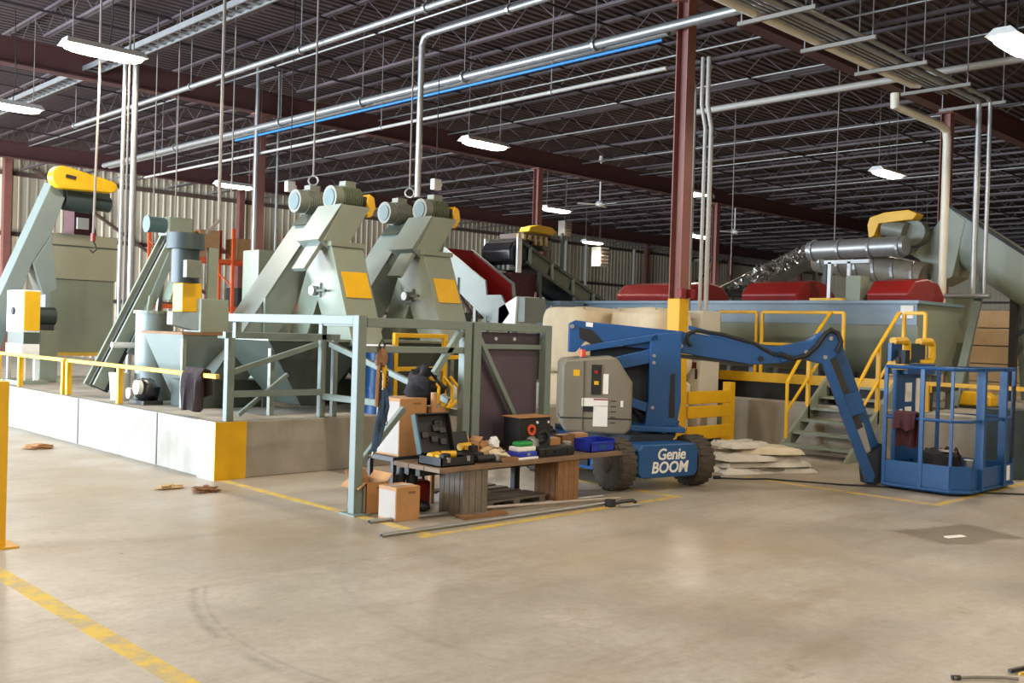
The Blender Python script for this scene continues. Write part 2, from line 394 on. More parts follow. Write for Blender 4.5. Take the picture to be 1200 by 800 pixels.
# ------------------------------------------------------------------ columns
def column(x, y, label, guard=False):
    t = thing('steel_column', label, 'column', (x, y, 0))
    m = MB(); m.box(x-.1, x+.1, y-.1, y-.084, 0, GB); m.box(x-.1, x+.1, y+.084, y+.1, 0, GB); m.box(x-.007, x+.007, y-.084, y+.084, 0, GB)
    m.box(x-.2, x+.2, y-.2, y+.2, 0, .025); m.box(x-.16, x+.16, y-.16, y+.16, GB-.02, GB)
    part(m, 'shaft', 'brown_steel', t)
    if guard:
        part(MB().box(x-.108, x+.108, y-.108, y+.108, .026, 2.2), 'guard', 'yellow', t, bevel=.01)
        for dx in (-.13, .1): part(MB().box(x+dx-.05, x+dx+.05, y-.18, y-.105, 2.21, 2.34), 'bracket', 'red', t)
    return t
column(11.6, 8.5, 'brown steel column with a yellow painted base behind the blue boom lift', True)
column(20.7, 8.5, 'brown steel column beside the white vertical pipe at right')
column(11.6, 20.3, 'brown steel column behind the grey-green screw conveyors')
column(20.7, 20.3, 'short-looking brown steel column above the red-lined chute')
column(29.8, 20.3, 'distant brown steel column just right of the yellow-based column')

# ------------------------------------------------------------------ lamps
def lamp(x, y, z, label, first=[None]):
    if first[0] is None:
        t = thing('high_bay_lamp', label, 'lamp', (x, y, z), 'high bay lamps under the roof')
        part(MB().hexa([(x-.6,y-.2,z),(x+.6,y-.2,z),(x+.6,y+.2,z),(x-.6,y+.2,z)], [(x-.56,y-.1,z+.1),(x+.56,y-.1,z+.1),(x+.56,y+.1,z+.1),(x-.56,y+.1,z+.1)]), 'housing', 'white', t)
        loops = []
        for r, dz in ((1, 0), (.97, -.04), (.82, -.06)):
            l = []
            for i in range(28):
                a = 2*PI*i/28; c, s_ = math.cos(a), math.sin(a)
                l.append((x+math.copysign(abs(c)**.55, c)*.57*r, y+math.copysign(abs(s_)**.55, s_)*.18*r, z+dz-.001))
            loops.append(l)
        part(MB().loft(loops), 'lens', 'lamp_lens', t)
        for s_ in (-.45, .45): part(MB().cyl((x+s_, y, z+.1), (x+s_, y, 7.44), .008, n=6), 'hanger', 'rope', t)
        part(MB().tube([(x+.1, y+.05, z+.1), (x+.14, y+.05, z+.6), (x+.1, y+.05, 7.44)], .009, 6), 'cord', 'cable', t)
        l = bpy.data.lights.new('lamp_light', 'SPOT'); l.energy = LAMP_W; l.color = LAMP_COL; l.spot_size = math.radians(168); l.spot_blend = .25; l.shadow_soft_size = .22
        a = bpy.data.objects.new('lamp_light', l); COL.objects.link(a); a.location = (0, 0, -.1); a.parent = t
        first[0] = t
    else:
        t = copy_tree(first[0], (x, y, z), label)
    return t
for x, y, lb in [(5.85, 14.8, 'long bright lamp hanging upper left over the yellow-capped conveyor'), (6.15, 20.0, 'bright lamp cut by the left edge of the picture'),
        (14.1, 26.0, 'lamp hanging before the ribbed wall behind the mixer motor'), (14.15, 15.5, 'lamp hanging above and right of the twin conveyors'),
        (23.1, 21.8, 'lamp hanging right of the column above the red-lined chute'), (32.1, 28.1, 'distant lamp over the louvred wall heater'),
        (22.3, 10.5, 'lamp hanging over the yellow-guarded drive at right'), (13.7, 4.75, 'bright lamp cut by the upper right edge'),
        (22.7, 16.1, 'lamp seen between the conduits right of the yellow-based column'), (32.1, 22.6, 'distant lamp low between the conduits right of the yellow-based column'),
        (34.6, 15.0, 'distant lamp glimpsed left of the right-hand conveyor head')]:
    lamp(x, y, 5.6, lb)
for x, y in [(5.9, 4.6), (5.9, 9.6), (-2.5, 4.6), (-2.5, -1), (5.9, -1), (14, -1), (-2.5, 9.8), (22.5, 4.2), (5.9, -6), (-2.5, -6), (14, -6)]:  # the frontmost row is extra, added unseen to brighten sides facing the front
    lamp(x, y, 5.6, 'high bay lamp hanging out of the picture over the hall')

# ------------------------------------------------------------------ conduits and pipes
def run(name, label, pts, r, mt, hangers=(), cat='pipe', rod=.008, n=10):
    t = thing(name, label, cat, pts[0])
    part(MB().tube(pts, r, n), 'pipe', mt, t, smooth=True)
    for (x, y, z) in hangers:
        part(MB().cyl((x, y, z), (x, y, 7.44), rod, n=6), 'hanger_rod', 'galv', t)
        part(MB().cyl((x, y-.02, z), (x, y+.02, z), r*1.5, n=10), 'clamp', 'galv', t)
    return t
run('conduit', 'grey conduit hung from rods running over the left machines', [(8.2, 3.0, 5.86), (8.2, 22.3, 5.86)], .045, 'galv', [(8.2, y, 5.86) for y in (6, 10.2, 13.2, 16.8, 22.2)])
run('conduit', 'conduit bending down to the right-hand conveyor motor', [(8.95, 2, 5.86), (8.95, 11.05, 5.86), (8.95, 11.15, 5.83), (8.95, 11.2, 5.72), (8.95, 11.2, 3.55)], .045, 'galv', [(8.95, y, 5.86) for y in (6.0, 9.4)])
for i, (dx, dz, r, mt, lb) in enumerate([(0, 0, .07, 'galv', 'thick galvanised pipe running up to the yellow-based column'), (.16, -.02, .05, 'galv', 'second galvanised pipe beside the thick one at the column'), (.02, -.16, .025, 'pipe_blue', 'thin blue pipe under the thick galvanised pipes')]):
    run('ceiling_pipe', lb, [(11.35+dx, 8.75 if i else 7.0, 6.05+dz), (11.35+dx, 28.5 if i < 2 else 21, 6.05+dz)], r, mt, [(11.35+dx, y, 6.05+dz) for y in (10, 13, 16, 19, 24)] if i == 0 else [])
run('conduit', 'slim bright conduit running to the column below the blue pipe', [(11.45, 8.72, 5.5), (11.45, 26, 5.5)], .03, 'pipe_white', [(11.45, y, 5.5) for y in (11, 15.5, 20, 25)])
t = thing('cable_tray', 'bluish ladder cable tray running under the joists at upper left', 'cable tray', (7.6, 4, 6.6))
for dx in (0, .3): part(MB().box(7.6+dx, 7.63+dx, 4, 34, 6.6, 6.7), 'rail', 'galv', t)
for k in range(100): part(MB().box(7.63, 7.9, 4+.3*k, 4.04+.3*k, 6.61, 6.64), 'rung', 'galv', t) if k < 2 else None
src = [c for c in t.children if c.name.startswith('rung')][0]
for k in range(2, 100):
    o = src.copy(); COL.objects.link(o); o.location = (0, .3*k, 0)
for i, (x, z) in enumerate([(10.5, 6.72), (13.6, 6.72), (14.9, 6.7), (17.2, 6.72), (19.0, 6.7), (22.6, 6.7), (25.4, 6.72), (30.5, 6.7)]):  # pipes added to imitate daylight glinting along the joists and deck
    run('sprinkler_pipe', ['bright thin pipe just left of the thick galvanised pipes', 'thin pipe between joists right of the yellow-based column top', 'second thin pipe past the column top under the deck', 'third thin pipe past the column top under the deck', 'fourth thin pipe past the column top under the deck', 'thin pipe under the deck over the trough', 'far thin pipe under the deck over the scrap conveyor', 'farthest thin pipe under the deck'][i],
        [(x, -2, z+.16), (x, 37.2, z+.16)], .02, 'galv')
# conduits rising beside the yellow-based column
for x, y, kx, z0, r, lb in [(13.2, 9.47, 0, 2.08, .033, 'slim white conduit rising close beside the yellow-based column'), (13.2, 9.25, -.12, 2.08, .03, 'middle white conduit right of the yellow-based column'), (13.25, 9.17, -.12, 2.08, .038, 'outer pale conduit right of the yellow-based column')]:
    pts = [(x, y, z0), (x, y, 5.0), (x+kx, y, 5.35), (x+kx, y, 6.1)] if kx else [(x, y, z0), (x, y, 5.6), (x-.05, y, 5.75), (x-.2, y, 5.85)]
    t = run('conduit', lb, pts, r, 'pipe_white')
t = thing('pipe_bracket', 'small steel strap holding the conduits beside the yellow-based column', 'bracket', (13.2, 9.3, 3.2))
for z in (2.9, 3.9, 4.9): part(MB().beam((13.26, 9.52, z), (13.3, 9.1, z), .03, .04), 'strap', 'dark_metal', t)
# trapeze rack of pipes at right
t = thing('pipe_trapeze', 'row of trapeze hangers under the pipes at upper right', 'pipe hanger', (12, 6.6, 5.8))
for x in (11.0, 12.6, 14.2, 15.8, 17.3):
    part(MB().beam((x, 6.15, 5.72), (x, 7.25, 5.72), .05), 'crossbar', 'strut', t)
    for y in (6.2, 7.2): part(MB().cyl((x, y, 5.72), (x, y, 7.44), .01, n=6), 'rod', 'galv', t)
run('supply_pipe', 'thick white pipe on the trapeze hangers ending in an elbow', [(9, 7.0, 5.82), (15.6, 7.0, 5.82), (15.7, 6.9, 5.82)], .07, 'pipe_cream')
run('supply_pipe', 'white pipe stepping down to the brown column at right', [(15.2, 7.08, 5.6), (15.2, 7.08, 5.4), (17.1, 7.1, 5.4), (17.25, 7.1, 5.35), (17.3, 7.1, 5.2), (17.3, 7.1, .7)], .07, 'pipe_cream')
for i, (y, r, zb, lb) in enumerate([(6.4, .035, 2.52, 'outermost grey conduit dropping beside the right-hand conveyor'), (6.58, .05, 2.52, 'thicker grey conduit dropping beside the right-hand conveyor')]):
    run('conduit', lb, [(8.5, y, 5.8), (17.15, y, 5.8), (17.28, y, 5.76), (17.3, y, 5.6), (17.3, y, zb)], r, 'galv')
for y, lb in [(6.68, 'thin conduit on the trapeze hangers left of the white pipe'), (6.76, 'second thin conduit on the trapeze hangers'), (6.84, 'third thin conduit on the trapeze hangers')]:
    run('conduit', lb, [(8.5, y, 5.78), (16.4 if y > 6.7 else 17.2, y, 5.78)], .02, 'galv')
run('supply_pipe', 'grey pipe bridging between the drop conduits at right', [(17.3, 7.2, 2.5), (17.3, 6.3, 2.5)], .05, 'galv')
run('supply_pipe', 'long pale pipe running left of the upper right lamp', [(16.2, 2.5, 6.1), (16.2, 12, 6.1)], .06, 'pipe_white', [(16.2, 5.5, 6.1)])
# vertical conduit pair and drop cords at left
run('conduit', 'tall bright conduit dropping behind the left tank', [(6.55, 15.3, 5.86), (6.55, 15.3, .61)], .045, 'galv')
run('conduit', 'slimmer conduit beside the tall one behind the left tank', [(6.4, 15.35, 5.86), (6.4, 15.35, .61)], .03, 'galv')
run('conduit', 'conduit rising along the column behind the conveyors', [(11.35, 20.0, 0), (11.35, 20.0, 7.44)], .05, 'galv')
run('conduit', 'slim conduit just right of the column behind the conveyors', [(11.95, 20.1, 0), (11.95, 20.1, 7.44)], .03, 'galv')
def cord(label, pts, r=.014, hook=None):
    t = thing('hanging_cord', label, 'cord', pts[0])
    part(MB().tube(pts, r, 6), 'cord', 'rope', t, smooth=True)
    if hook:
        x, y, z = pts[-1]
        part(MB().cyl((x, y, z), (x, y, z-.12), .035, n=10), 'hook_block', hook, t)
        part(MB().tube([(x, y, z-.12), (x+.03, y, z-.17), (x+.05, y, z-.24), (x, y, z-.29), (x-.05, y, z-.25)], .014, 6), 'hook', 'dark_metal', t)
    return t
cord('hanging cord with a red hook block before the left tank', [(5.95, 15.2, 7.44), (5.95, 15.2, 5.2), (5.9, 15.15, 2.95)], .018, 'red')
cord('hanging cord ending by the small ladder conveyor', [(6.2, 14.7, 7.44), (6.2, 14.7, 2.0), (6.15, 14.7, 1.25)], .016, 'yellow')
cord('thick cable curving down to the dark green mixer motor', [(6.45, 12.3, 7.44), (6.45, 12.3, 4.6), (6.42, 12.25, 3.5), (6.3, 12.0, 3.0), (6.0, 11.75, 2.8)], .022)
cord('thin cord hanging in front of the ribbed wall at left', [(8.2, 18.2, 7.44), (8.2, 18.2, 2.9)], .012)
cord('second thin cord hanging in front of the ribbed wall', [(8.35, 17.6, 7.44), (8.35, 17.6, 3.2)], .012)
cord('thin cord hanging above the left conveyor motors', [(8.1, 12.6, 7.44), (8.1, 12.6, 3.87)], .014)
cord('thin cord hanging above the right conveyor motors', [(9.75, 12.4, 7.44), (9.75, 12.4, 3.87)], .014)
cord('thin cord hanging over the mixer at left', [(8.4, 15.6, 7.44), (8.4, 15.6, 3.8)], .012)
cord('thin cord hanging in the hall right of the columns', [(20.5, 13.5, 7.44), (20.5, 13.5, 3.2)], .014)
cord('thin cord hanging above the trough at right', [(17.8, 9.4, 7.44), (17.8, 9.4, 3.6)], .014)
# rings hanging over the conveyors
for x, y, lb in [(8.1, 12.6, 'steel ring hanging above the left conveyor motors'), (9.75, 12.4, 'steel ring hanging above the right conveyor motors')]:
    m = MB(); m.tube([(x+.07*math.cos(a)*.72, y-.07*math.cos(a)*.7, 3.8+.07*math.sin(a)) for a in [2*PI*k/16 for k in range(17)]], .014, 6)
    tag(m.build('lifting_ring', 'galv', smooth=True), lb, 'ring')
# white sensor boxes
for x, y, z, lb in [(10.5, 12.66, 4.05, 'small white box hanging right of the conveyor conduit'), (9.0, 14.71, 4.0, 'small white box hanging left of the conveyor motors')]:
    t = thing('sensor_box', lb, 'box', (x, y, z))
    part(MB().box(x-.08, x+.08, y-.05, y+.05, z-.09, z+.09), 'body', 'white', t, bevel=.01)
    part(MB().cyl((x, y, z+.09), (x, y, 7.44), .008, n=6), 'cord', 'cable', t)
    part(MB().box(x+.08, x+.12, y-.02, y+.02, z-.02, z+.03), 'plug', 'white', t)
# ceiling fans
for x, y, lb in [(24.4, 21.1, 'ceiling fan with three pale blades left of the yellow-based column'), (33.6, 22.0, 'distant ceiling fan right of the yellow-based column')]:
    t = thing('ceiling_fan', lb, 'ceiling fan', (x, y, 5.9))
    part(MB().cyl((x, y, 5.95), (x, y, 7.44), .025, n=8), 'rod', 'white', t)
    part(MB().loft([[(x+r*math.cos(a), y+r*math.sin(a), z) for a in [2*PI*k/14 for k in range(14)]] for r, z in ((.05,5.8),(.14,5.84),(.16,5.9),(.1,5.97),(.04,6.0))]), 'motor', 'white', t, smooth=True)
    part(MB().cyl((x, y, 7.25), (x, y, 7.44), .09, .06, n=12), 'canopy', 'white', t)
    for k in range(3):
        a = 2*PI*k/3+.5; c, s_ = math.cos(a), math.sin(a)
        part(MB().hexa([(x+c*.15-s_*.05, y+s_*.15+c*.05, 5.87), (x+c*.15+s_*.05, y+s_*.15-c*.05, 5.85), (x+c*.75+s_*.08, y+s_*.75-c*.08, 5.85), (x+c*.75-s_*.08, y+s_*.75+c*.08, 5.88)],
                       [(x+c*.15-s_*.05, y+s_*.15+c*.05, 5.88), (x+c*.15+s_*.05, y+s_*.15-c*.05, 5.86), (x+c*.75+s_*.08, y+s_*.75-c*.08, 5.86), (x+c*.75-s_*.08, y+s_*.75+c*.08, 5.89)]), 'blade', 'white', t)
# wall heater
for x, y, z, sc, lb in [(33.2, 28.6, 5.15, .5, 'louvred cream unit heater under the distant lamp'), (24.6, 22.8, 5.25, .3, 'small grey box hanging under the lamp right of the far column')]:
    t = thing('unit_heater', lb, 'heater', (x, y, z))
    part(MB().box(x-sc*.6, x+sc*.6, y-sc*.5, y+sc*.5, z-sc, z+sc*.7), 'body', 'cabinet' if sc > .4 else 'strut', t, bevel=.02)
    for k in range(5): part(MB().box(x-sc*.5, x+sc*.5, y-sc*.5-.03, y-sc*.5, z-sc*.85+k*sc*.3, z-sc*.7+k*sc*.3), 'louvre', 'girt', t)
    part(MB().cyl((x, y, z+sc*.7), (x, y, 7.44), .015, n=6), 'rod', 'dark_metal', t)

# ================================================================== MACHINES ON THE LEFT PLINTH
PZ = .61
# yellow guard rail along the plinth edge
t = thing('guard_rail', 'low yellow guard rail along the edge of the left plinth', 'railing', (5.15, 9.85, PZ))
for y in (16.9, 15.88, 14.12, 13.95, 12.26):
    part(MB().beam((5.15, y, PZ), (5.15, y, 1.08), .07), 'post', 'yellow', t, bevel=.006)
part(MB().beam((5.15, 9.75, 1.08), (5.15, 13.98, 1.08), .05), 'rail', 'yellow_worn', t, bevel=.006)
part(MB().beam((5.15, 14.09, 1.08), (5.15, 16.95, 1.08), .05), 'rail', 'yellow_worn', t, bevel=.006)

# grey-green steel frame: half on the plinth, half on the floor
t = thing('support_gantry', 'grey-green box-section frame straddling the plinth corner', 'frame', (5.15, 7.2, 0))
B = lambda p, q, w_=.085, n_='bar': part(MB().beam(p, q, w_), n_, 'frame', t, bevel=.006)
B((5.15, 7.2, 0), (5.15, 7.2, 1.76), .09, 'post'); B((6.4, 7.2, 0), (6.4, 7.2, 1.74), .09, 'post')
B((5.22, 9.64, PZ), (5.22, 9.64, 1.5), .085, 'post'); B((6.38, 9.64, PZ), (6.38, 9.64, 1.7), .07, 'post'); B((6.55, 9.64, PZ), (6.55, 9.64, 1.5), .06, 'post')
B((5.15, 7.245, 1.715), (5.15, 9.48, 1.715), .085, 'rail'); B((5.19, 9.44, 1.67), (5.19, 9.44, 1.5), .07, 'stub')
B((5.2, 7.2, 1.7), (6.36, 7.2, 1.7), .085, 'rail'); B((5.15, 9.64, 1.53), (6.6, 9.64, 1.53), .07, 'rail'); B((5.26, 9.64, .9), (6.35, 9.64, .9), .07, 'rail')
B((6.4, 7.25, 1.7), (6.4, 9.6, 1.7), .085, 'rail'); B((6.4, 7.25, .85), (6.4, 9.6, .85), .07, 'rail'); B((5.2, 7.2, 1.46), (6.36, 7.2, 1.46), .06, 'rail')
B((5.26, 9.62, 1.14), (6.3, 9.62, 1.45), .06, 'brace'); B((6.4, 9.5, 1.45), (6.4, 7.4, .95), .06, 'brace'); B((6.33, 7.2, 1.64), (6.02, 7.2, 1.24), .06, 'brace')
B((5.19, 7.22, .42), (5.68, 7.22, .92), .055, 'brace'); B((5.4, 9.75, PZ+.05), (6.0, 9.75, 1.1), .045, 'brace')
part(MB().box(5.06, 5.24, 7.08, 7.32, 0, .012), 'foot_plate', 'frame', t)
t = thing('plate_stand', 'grey-green stand holding a dark purplish steel plate behind the bench', 'frame', (6.5, 7.2, 0))
B((6.52, 7.2, 0), (6.52, 7.2, 1.74), .1, 'post'); B((7.53, 7.2, 0), (7.53, 7.2, 1.73), .09, 'post'); B((6.57, 7.2, 1.7), (7.49, 7.2, 1.69), .08, 'rail'); B((6.57, 7.24, 1.5), (7.49, 7.24, 1.5), .05, 'rail')
part(MB().box(6.58, 7.47, 7.262, 7.275, .3, 1.645), 'plate', 'plate', t)
for x in (6.86, 7.12): part(MB().cyl((x, 7.25, 1.58), (x, 7.262, 1.58), .018, n=10), 'bolt_hole', 'white', t)
B((6.57, 7.19, 1.58), (7.2, 7.19, .62), .05, 'brace')
B((6.57, 7.22, .3), (7.49, 7.22, .3), .06, 'rail')

# twin inclined screw conveyors with a trousers-shaped discharge chute
def tower(label):
    ox, oy = 7.2, 10.8
    t = thing('screw_conveyor', label, 'conveyor', (ox, oy, PZ), 'twin screw conveyors on the plinth')
    fy = lambda a, b, d: (a, d, b)
    sl = 1.44
    # rear casing: long inclined box
    def casing(xt, zt, length, th, y0, y1, name, mt='machine_blue'):
        d = V((1, 0, sl)).normalized(); nrm = V((-d.z, 0, d.x))
        p = V((xt, 0, zt)); q = p - d*length
        poly = [(p.x, p.z), (q.x, q.z), (q.x-nrm.x*th, q.z-nrm.z*th), (p.x-nrm.x*th, p.z-nrm.z*th)]
        o = part(MB().prism(poly, fy, y0, y1), name, mt, t, bevel=.008)
        lid = [(p.x+nrm.x*.012, p.z+nrm.z*.012), (q.x+nrm.x*.012, q.z+nrm.z*.012), (q.x, q.z), (p.x, p.z)]
        part(MB().prism(lid, fy, y0-.02, y1+.02), 'lid', mt, o)
        return d, nrm
    d, nrm = casing(7.28, 3.02, 2.55, .42, 11.25, 11.75, 'casing')
    casing(7.17, 3.2, .58, .3, 10.5, 10.98, 'head_casing')
    part(MB().prism([(6.92, 2.74), (6.66, 2.36), (6.7, 2.33), (6.97, 2.72)], fy, 10.52, 10.8), 'strip_flange', 'machine_blue', t)
    # head casing discharge neck
    part(MB().box(6.98, 7.5, 10.42, 10.9, 2.66, 2.72), 'flange', 'machine', t)
    # trousers chute: X 7.0-7.48, A-shaped in Y
    fx = lambda a, b, d_: (d_, a, b)
    poly = [(10.44, 2.66), (10.86, 2.66), (11.42, 1.42), (11.0, 1.42), (10.72, 1.98), (10.42, 1.42), (9.92, 1.42)]
    part(MB().prism(poly[::-1], fx, 7.0, 7.48), 'chute', 'machine', t, bevel=.008)
    # yellow panel on the sloping front
    n_ = V((0, -1.24, .52)).normalized()
    def fr(x, k): # point on sloping front face, k from top 0..1
        return V((x, 10.44-.52*k, 2.66-1.24*k))
    q = [fr(7.06, .26), fr(7.44, .26), fr(7.44, .52), fr(7.06, .52)]
    part(MB().hexa([p-(-n_)*.001 for p in q], [p+V((0, -.011, .005)) for p in q]), 'yellow_panel', 'yellow', t)
    part(MB().box(6.972, 7.0, 10.63, 10.82, 2.02, 2.2), 'hatch', 'machine_blue', t)
    part(MB().cyl((6.96, 10.72, 2.1), (6.9, 10.72, 2.1), .06, n=14), 'hatch_knob', 'galv', t)
    part(MB().beam((6.94, 10.72, 2.1), (6.94, 10.45, 2.1), .03), 'latch', 'machine_dark', t)
    # motors
    def motor(c, ax, r, L, name, mt):
        c = V(c); ax = V(ax).normalized()
        m = MB(); m.cyl(c-ax*L/2, c+ax*L/2, r, n=18)
        o = part(m, name, mt, t, smooth=True)
        m = MB(); m.cyl(c-ax*(L/2+.12), c-ax*(L/2), r*1.04, n=18); part(m, 'fan_cover', 'motor_grey', o, smooth=True)
        m = MB(); m.cyl(c-ax*(L/2+.13), c-ax*(L/2+.121), r*.75, n=18); part(m, 'grille', 'motor_teal', o)
        m = MB()
        for k in range(9):
            p = c-ax*L*.42+ax*L*.84*k/8; m.cyl(p-ax*.008, p+ax*.008, r*1.12, n=18)
        part(m, 'cooling_fins', mt, o)
        part(MB().box(c.x-.08, c.x+.08, c.y-.07, c.y+.07, c.z+r*.9, c.z+r+.08), 'terminal_box', 'motor_grey', o)
        return o
    ax = V((.92, -.25, -.02))
    motor((7.38, 11.5, 3.31), (1, 0, .0), .15, .3, 'motor', 'motor_grey')
    part(MB().prism([(7.2, 3.0), (7.7, 3.0), (7.75, 3.2), (7.6, 3.36), (7.4, 3.2)], fy, 11.3, 11.7), 'gearbox', 'machine_dark', t)
    motor((7.45, 10.78, 3.31), (1, 0, 0), .15, .3, 'motor', 'olive')
    part(MB().prism([(7.17, 3.2), (7.62, 3.2), (7.3, 2.72), (6.92, 2.72)], fy, 10.49, 10.97), 'head_box', 'machine_dark' if False else 'machine', t, bevel=.006)
    # yellow guard at the shaft end
    m = MB(); m.prism([(7.64, 3.08), (7.73, 3.1), (7.8, 3.22), (7.77, 3.36), (7.69, 3.4), (7.65, 3.3), (7.69, 3.2)], fy, 10.62, 10.84); part(m, 'yellow_guard', 'yellow', t, bevel=.01)
    part(MB().cyl((7.62, 10.7, 3.3), (7.72, 10.7, 3.3), .07, n=12), 'shaft', 'dark_metal', t)
    # feed hopper and legs
    top = [(5.9, 10.0, 1.47), (7.3, 10.0, 1.47), (7.3, 11.15, 1.47), (5.9, 11.15, 1.47)]; bot = [(6.5, 10.25, .7), (6.8, 10.25, .7), (6.8, 10.9, .7), (6.5, 10.9, .7)]
    part(MB().hexa(bot, top), 'feed_hopper', 'machine_dark', t, bevel=.006)
    part(MB().box(5.88, 7.32, 9.98, 11.17, 1.47, 1.5), 'hopper_rim', 'machine', t)
    for x in (6.0, 7.25):
        for y in (10.1, 11.6): part(MB().beam((x, y, PZ), (x, y, 1.47), .06), 'leg', 'machine', t)
    part(MB().beam((6.55, 11.2, PZ), (6.55, 11.2, 2.0), .05), 'leg', 'frame', t)
    part(MB().box(5.6, 6.6, 11.2, 11.8, PZ, .95), 'boot', 'machine_dark', t, bevel=.01)
    return t
T1 = tower('left one of the two twin screw conveyors with yellow chute panels')
T2 = copy_tree(T1, (7.2+1.48, 10.8, PZ), 'right one of the two twin screw conveyors with yellow chute panels')

# tall square duct behind the left conveyor
t = thing('dust_duct', 'grey-green square duct standing behind the left screw conveyor', 'duct', (8.5, 14.5, PZ))
part(MB().box(8.15, 8.55, 14.2, 14.7, PZ, 2.85), 'body', 'machine', t, bevel=.01); part(MB().cyl((8.75, 14.45, PZ), (8.75, 14.45, 2.8), .22, n=20), 'cylinder', 'machine', t, smooth=True)

# far-left tank with steep conveyor and yellow belt guard
t = thing('feed_tank', 'big pale green tank with steep white-lit conveyor and yellow belt guard', 'tank', (6.9, 19, PZ))
fy = lambda a, b, d: (a, d, b)
part(MB().box(6.28, 7.45, 18, 18.7, 2.35, 3.15), 'upper_wall', 'machine_tan', t, bevel=.01); part(MB().box(6.31, 7.42, 18.03, 18.67, 1.05, 2.35), 'lower_wall', 'machine', t, bevel=.01)
part(MB().box(6.27, 7.46, 17.985, 18.71, 2.93, 2.95), 'seam', 'machine_dark', t)
part(MB().box(6.27, 7.46, 17.9, 18.72, 1.0, 1.06), 'ledge', 'yellow_worn', t)
for x in (6.4, 7.4):
    for y in (18.1, 18.6): part(MB().beam((x, y, PZ), (x, y, 1.0), .1), 'leg', 'machine', t)
part(MB().prism([(5.12, .62), (5.12, 1.58), (5.29, 2.01), (6.06, 3.95), (6.27, 3.69), (6.06, 3.05), (5.77, 2.56), (5.3, 1.05), (5.22, .62)], fy, 17.35, 17.75), 'conveyor_casing', 'machine_blue', t, bevel=.01)
part(MB().prism([(5.775, 2.555), (6.062, 3.045), (6.18, 2.13), (6.08, 2.08), (6.08, 1.8), (5.99, 1.8), (5.99, 2.06), (5.95, 2.05)], fy, 17.34, 17.74), 'discharge_leg', 'machine_blue', t, bevel=.01)
part(MB().beam((6.03, 17.55, PZ), (6.03, 17.55, 1.8), .08), 'leg', 'machine', t); None
# belt guard: teardrop
pts = []
for k in range(9):
    a = PI/2+PI*k/8; pts.append((6.17+.19*math.cos(a), 4.02+.19*math.sin(a)))
for k in range(7):
    a = -PI/2+PI*k/6; pts.append((6.98+.1*math.cos(a), 3.95+.1*math.sin(a)))
part(MB().prism(pts, fy, 17.15, 17.4), 'belt_guard', 'yellow', t, bevel=.02)
part(MB().beam((6.2, 17.14, 4.04), (6.36, 17.14, 4.02), .05), 'slot', 'black', t)
part(MB().cyl((6.3, 17.5, 3.68), (6.75, 17.5, 3.66), .18, n=16), 'motor', 'motor_green', t, smooth=True)
part(MB().box(6.25, 7.05, 17.4, 17.8, 3.7, 3.86), 'motor_base', 'machine_dark', t)
part(MB().cyl((6.75, 17.5, 3.68), (7.08, 17.5, 3.67), .13, n=16), 'gearbox', 'motor_green', t, smooth=True)
part(MB().prism([(6.68, 3.15), (7.08, 3.15), (6.98, 3.6), (6.68, 3.6)], fy, 18.02, 18.5), 'sleeve', 'maroon', t)
part(MB().box(6.72, 6.92, 17.98, 18.02, 3.25, 3.45), 'sleeve_window', 'white', t)
# control box beside it
t = thing('control_stand', 'white and yellow control box on a stand by the left tank', 'control box', (5.6, 16.6, PZ))
part(MB().box(5.3, 5.56, 16.3, 17.05, 1.42, 2.08), 'box', 'white', t, bevel=.008); part(MB().box(5.32, 5.55, 16.285, 16.3, 1.45, 2.06), 'yellow_face', 'yellow', t)
part(MB().box(5.32, 5.55, 16.3, 17.04, 1.24, 1.42), 'drawer', 'machine_dark', t); part(MB().box(5.3, 5.56, 16.3, 17.05, 1.04, 1.24), 'skirt', 'white', t)
part(MB().cyl((5.3, 16.7, 1.75), (5.27, 16.7, 1.75), .06, n=12), 'knob', 'black', t)
for x in (5.34, 5.53):
    for y in (16.35, 17.0): part(MB().beam((x, y, PZ+.05), (x, y, 1.02), .06), 'leg', 'white', t)
part(MB().box(5.22, 5.66, 16.2, 17.12, PZ, PZ+.06), 'base', 'machine', t)
t = thing('pedestal_motor', 'grey pump motor between the control box and the left tank', 'motor', (6.1, 16.9, PZ))
part(MB().box(5.72, 6.0, 16.75, 17.1, PZ, 1.45), 'pedestal', 'machine', t, bevel=.01); part(MB().cyl((5.7, 16.9, 1.68), (5.98, 16.9, 1.68), .15, n=16), 'motor', 'motor_green', t, smooth=True); part(MB().box(5.75, 5.95, 16.8, 17.0, 1.45, 1.55), 'mount', 'dark_metal', t)

# ladder-like small conveyor
t = thing('ladder_conveyor', 'narrow steep ladder conveyor with teal motor between tank and mixer', 'conveyor', (5.9, 13.5, PZ))
for y in (13.3, 13.62): part(MB().beam((5.3, y, .75), (6.4, y, 3.0), .05, .16, (1, 0, 0)), 'side_rail', 'machine', t)
part(MB().beam((5.36, 13.46, .72), (6.46, 13.46, 2.97), .26, .06, (0, 1, 0)), 'belt', 'dark_metal', t)
for k in range(7):
    x = 5.42+.15*k; part(MB().beam((x, 13.3, .98+.307*k), (x, 13.62, .98+.307*k), .04), 'rung', 'machine', t)
part(MB().beam((5.7, 13.25, 1.2), (6.25, 13.25, 2.6), .05, .1), 'brace', 'machine_blue', t)
part(MB().beam((5.75, 13.2, PZ), (5.95, 13.2, 2.0), .06), 'leg', 'machine', t); part(MB().beam((6.15, 13.6, PZ), (6.3, 13.6, 2.6), .06), 'leg', 'machine', t)
part(MB().cyl((5.98, 13.4, 3.0), (6.2, 13.4, 3.0), .11, n=16), 'motor', 'motor_teal', t, smooth=True)
part(MB().cyl((5.94, 13.4, 3.0), (5.98, 13.4, 3.0), .12, n=16), 'fan_cover', 'motor_teal', t)
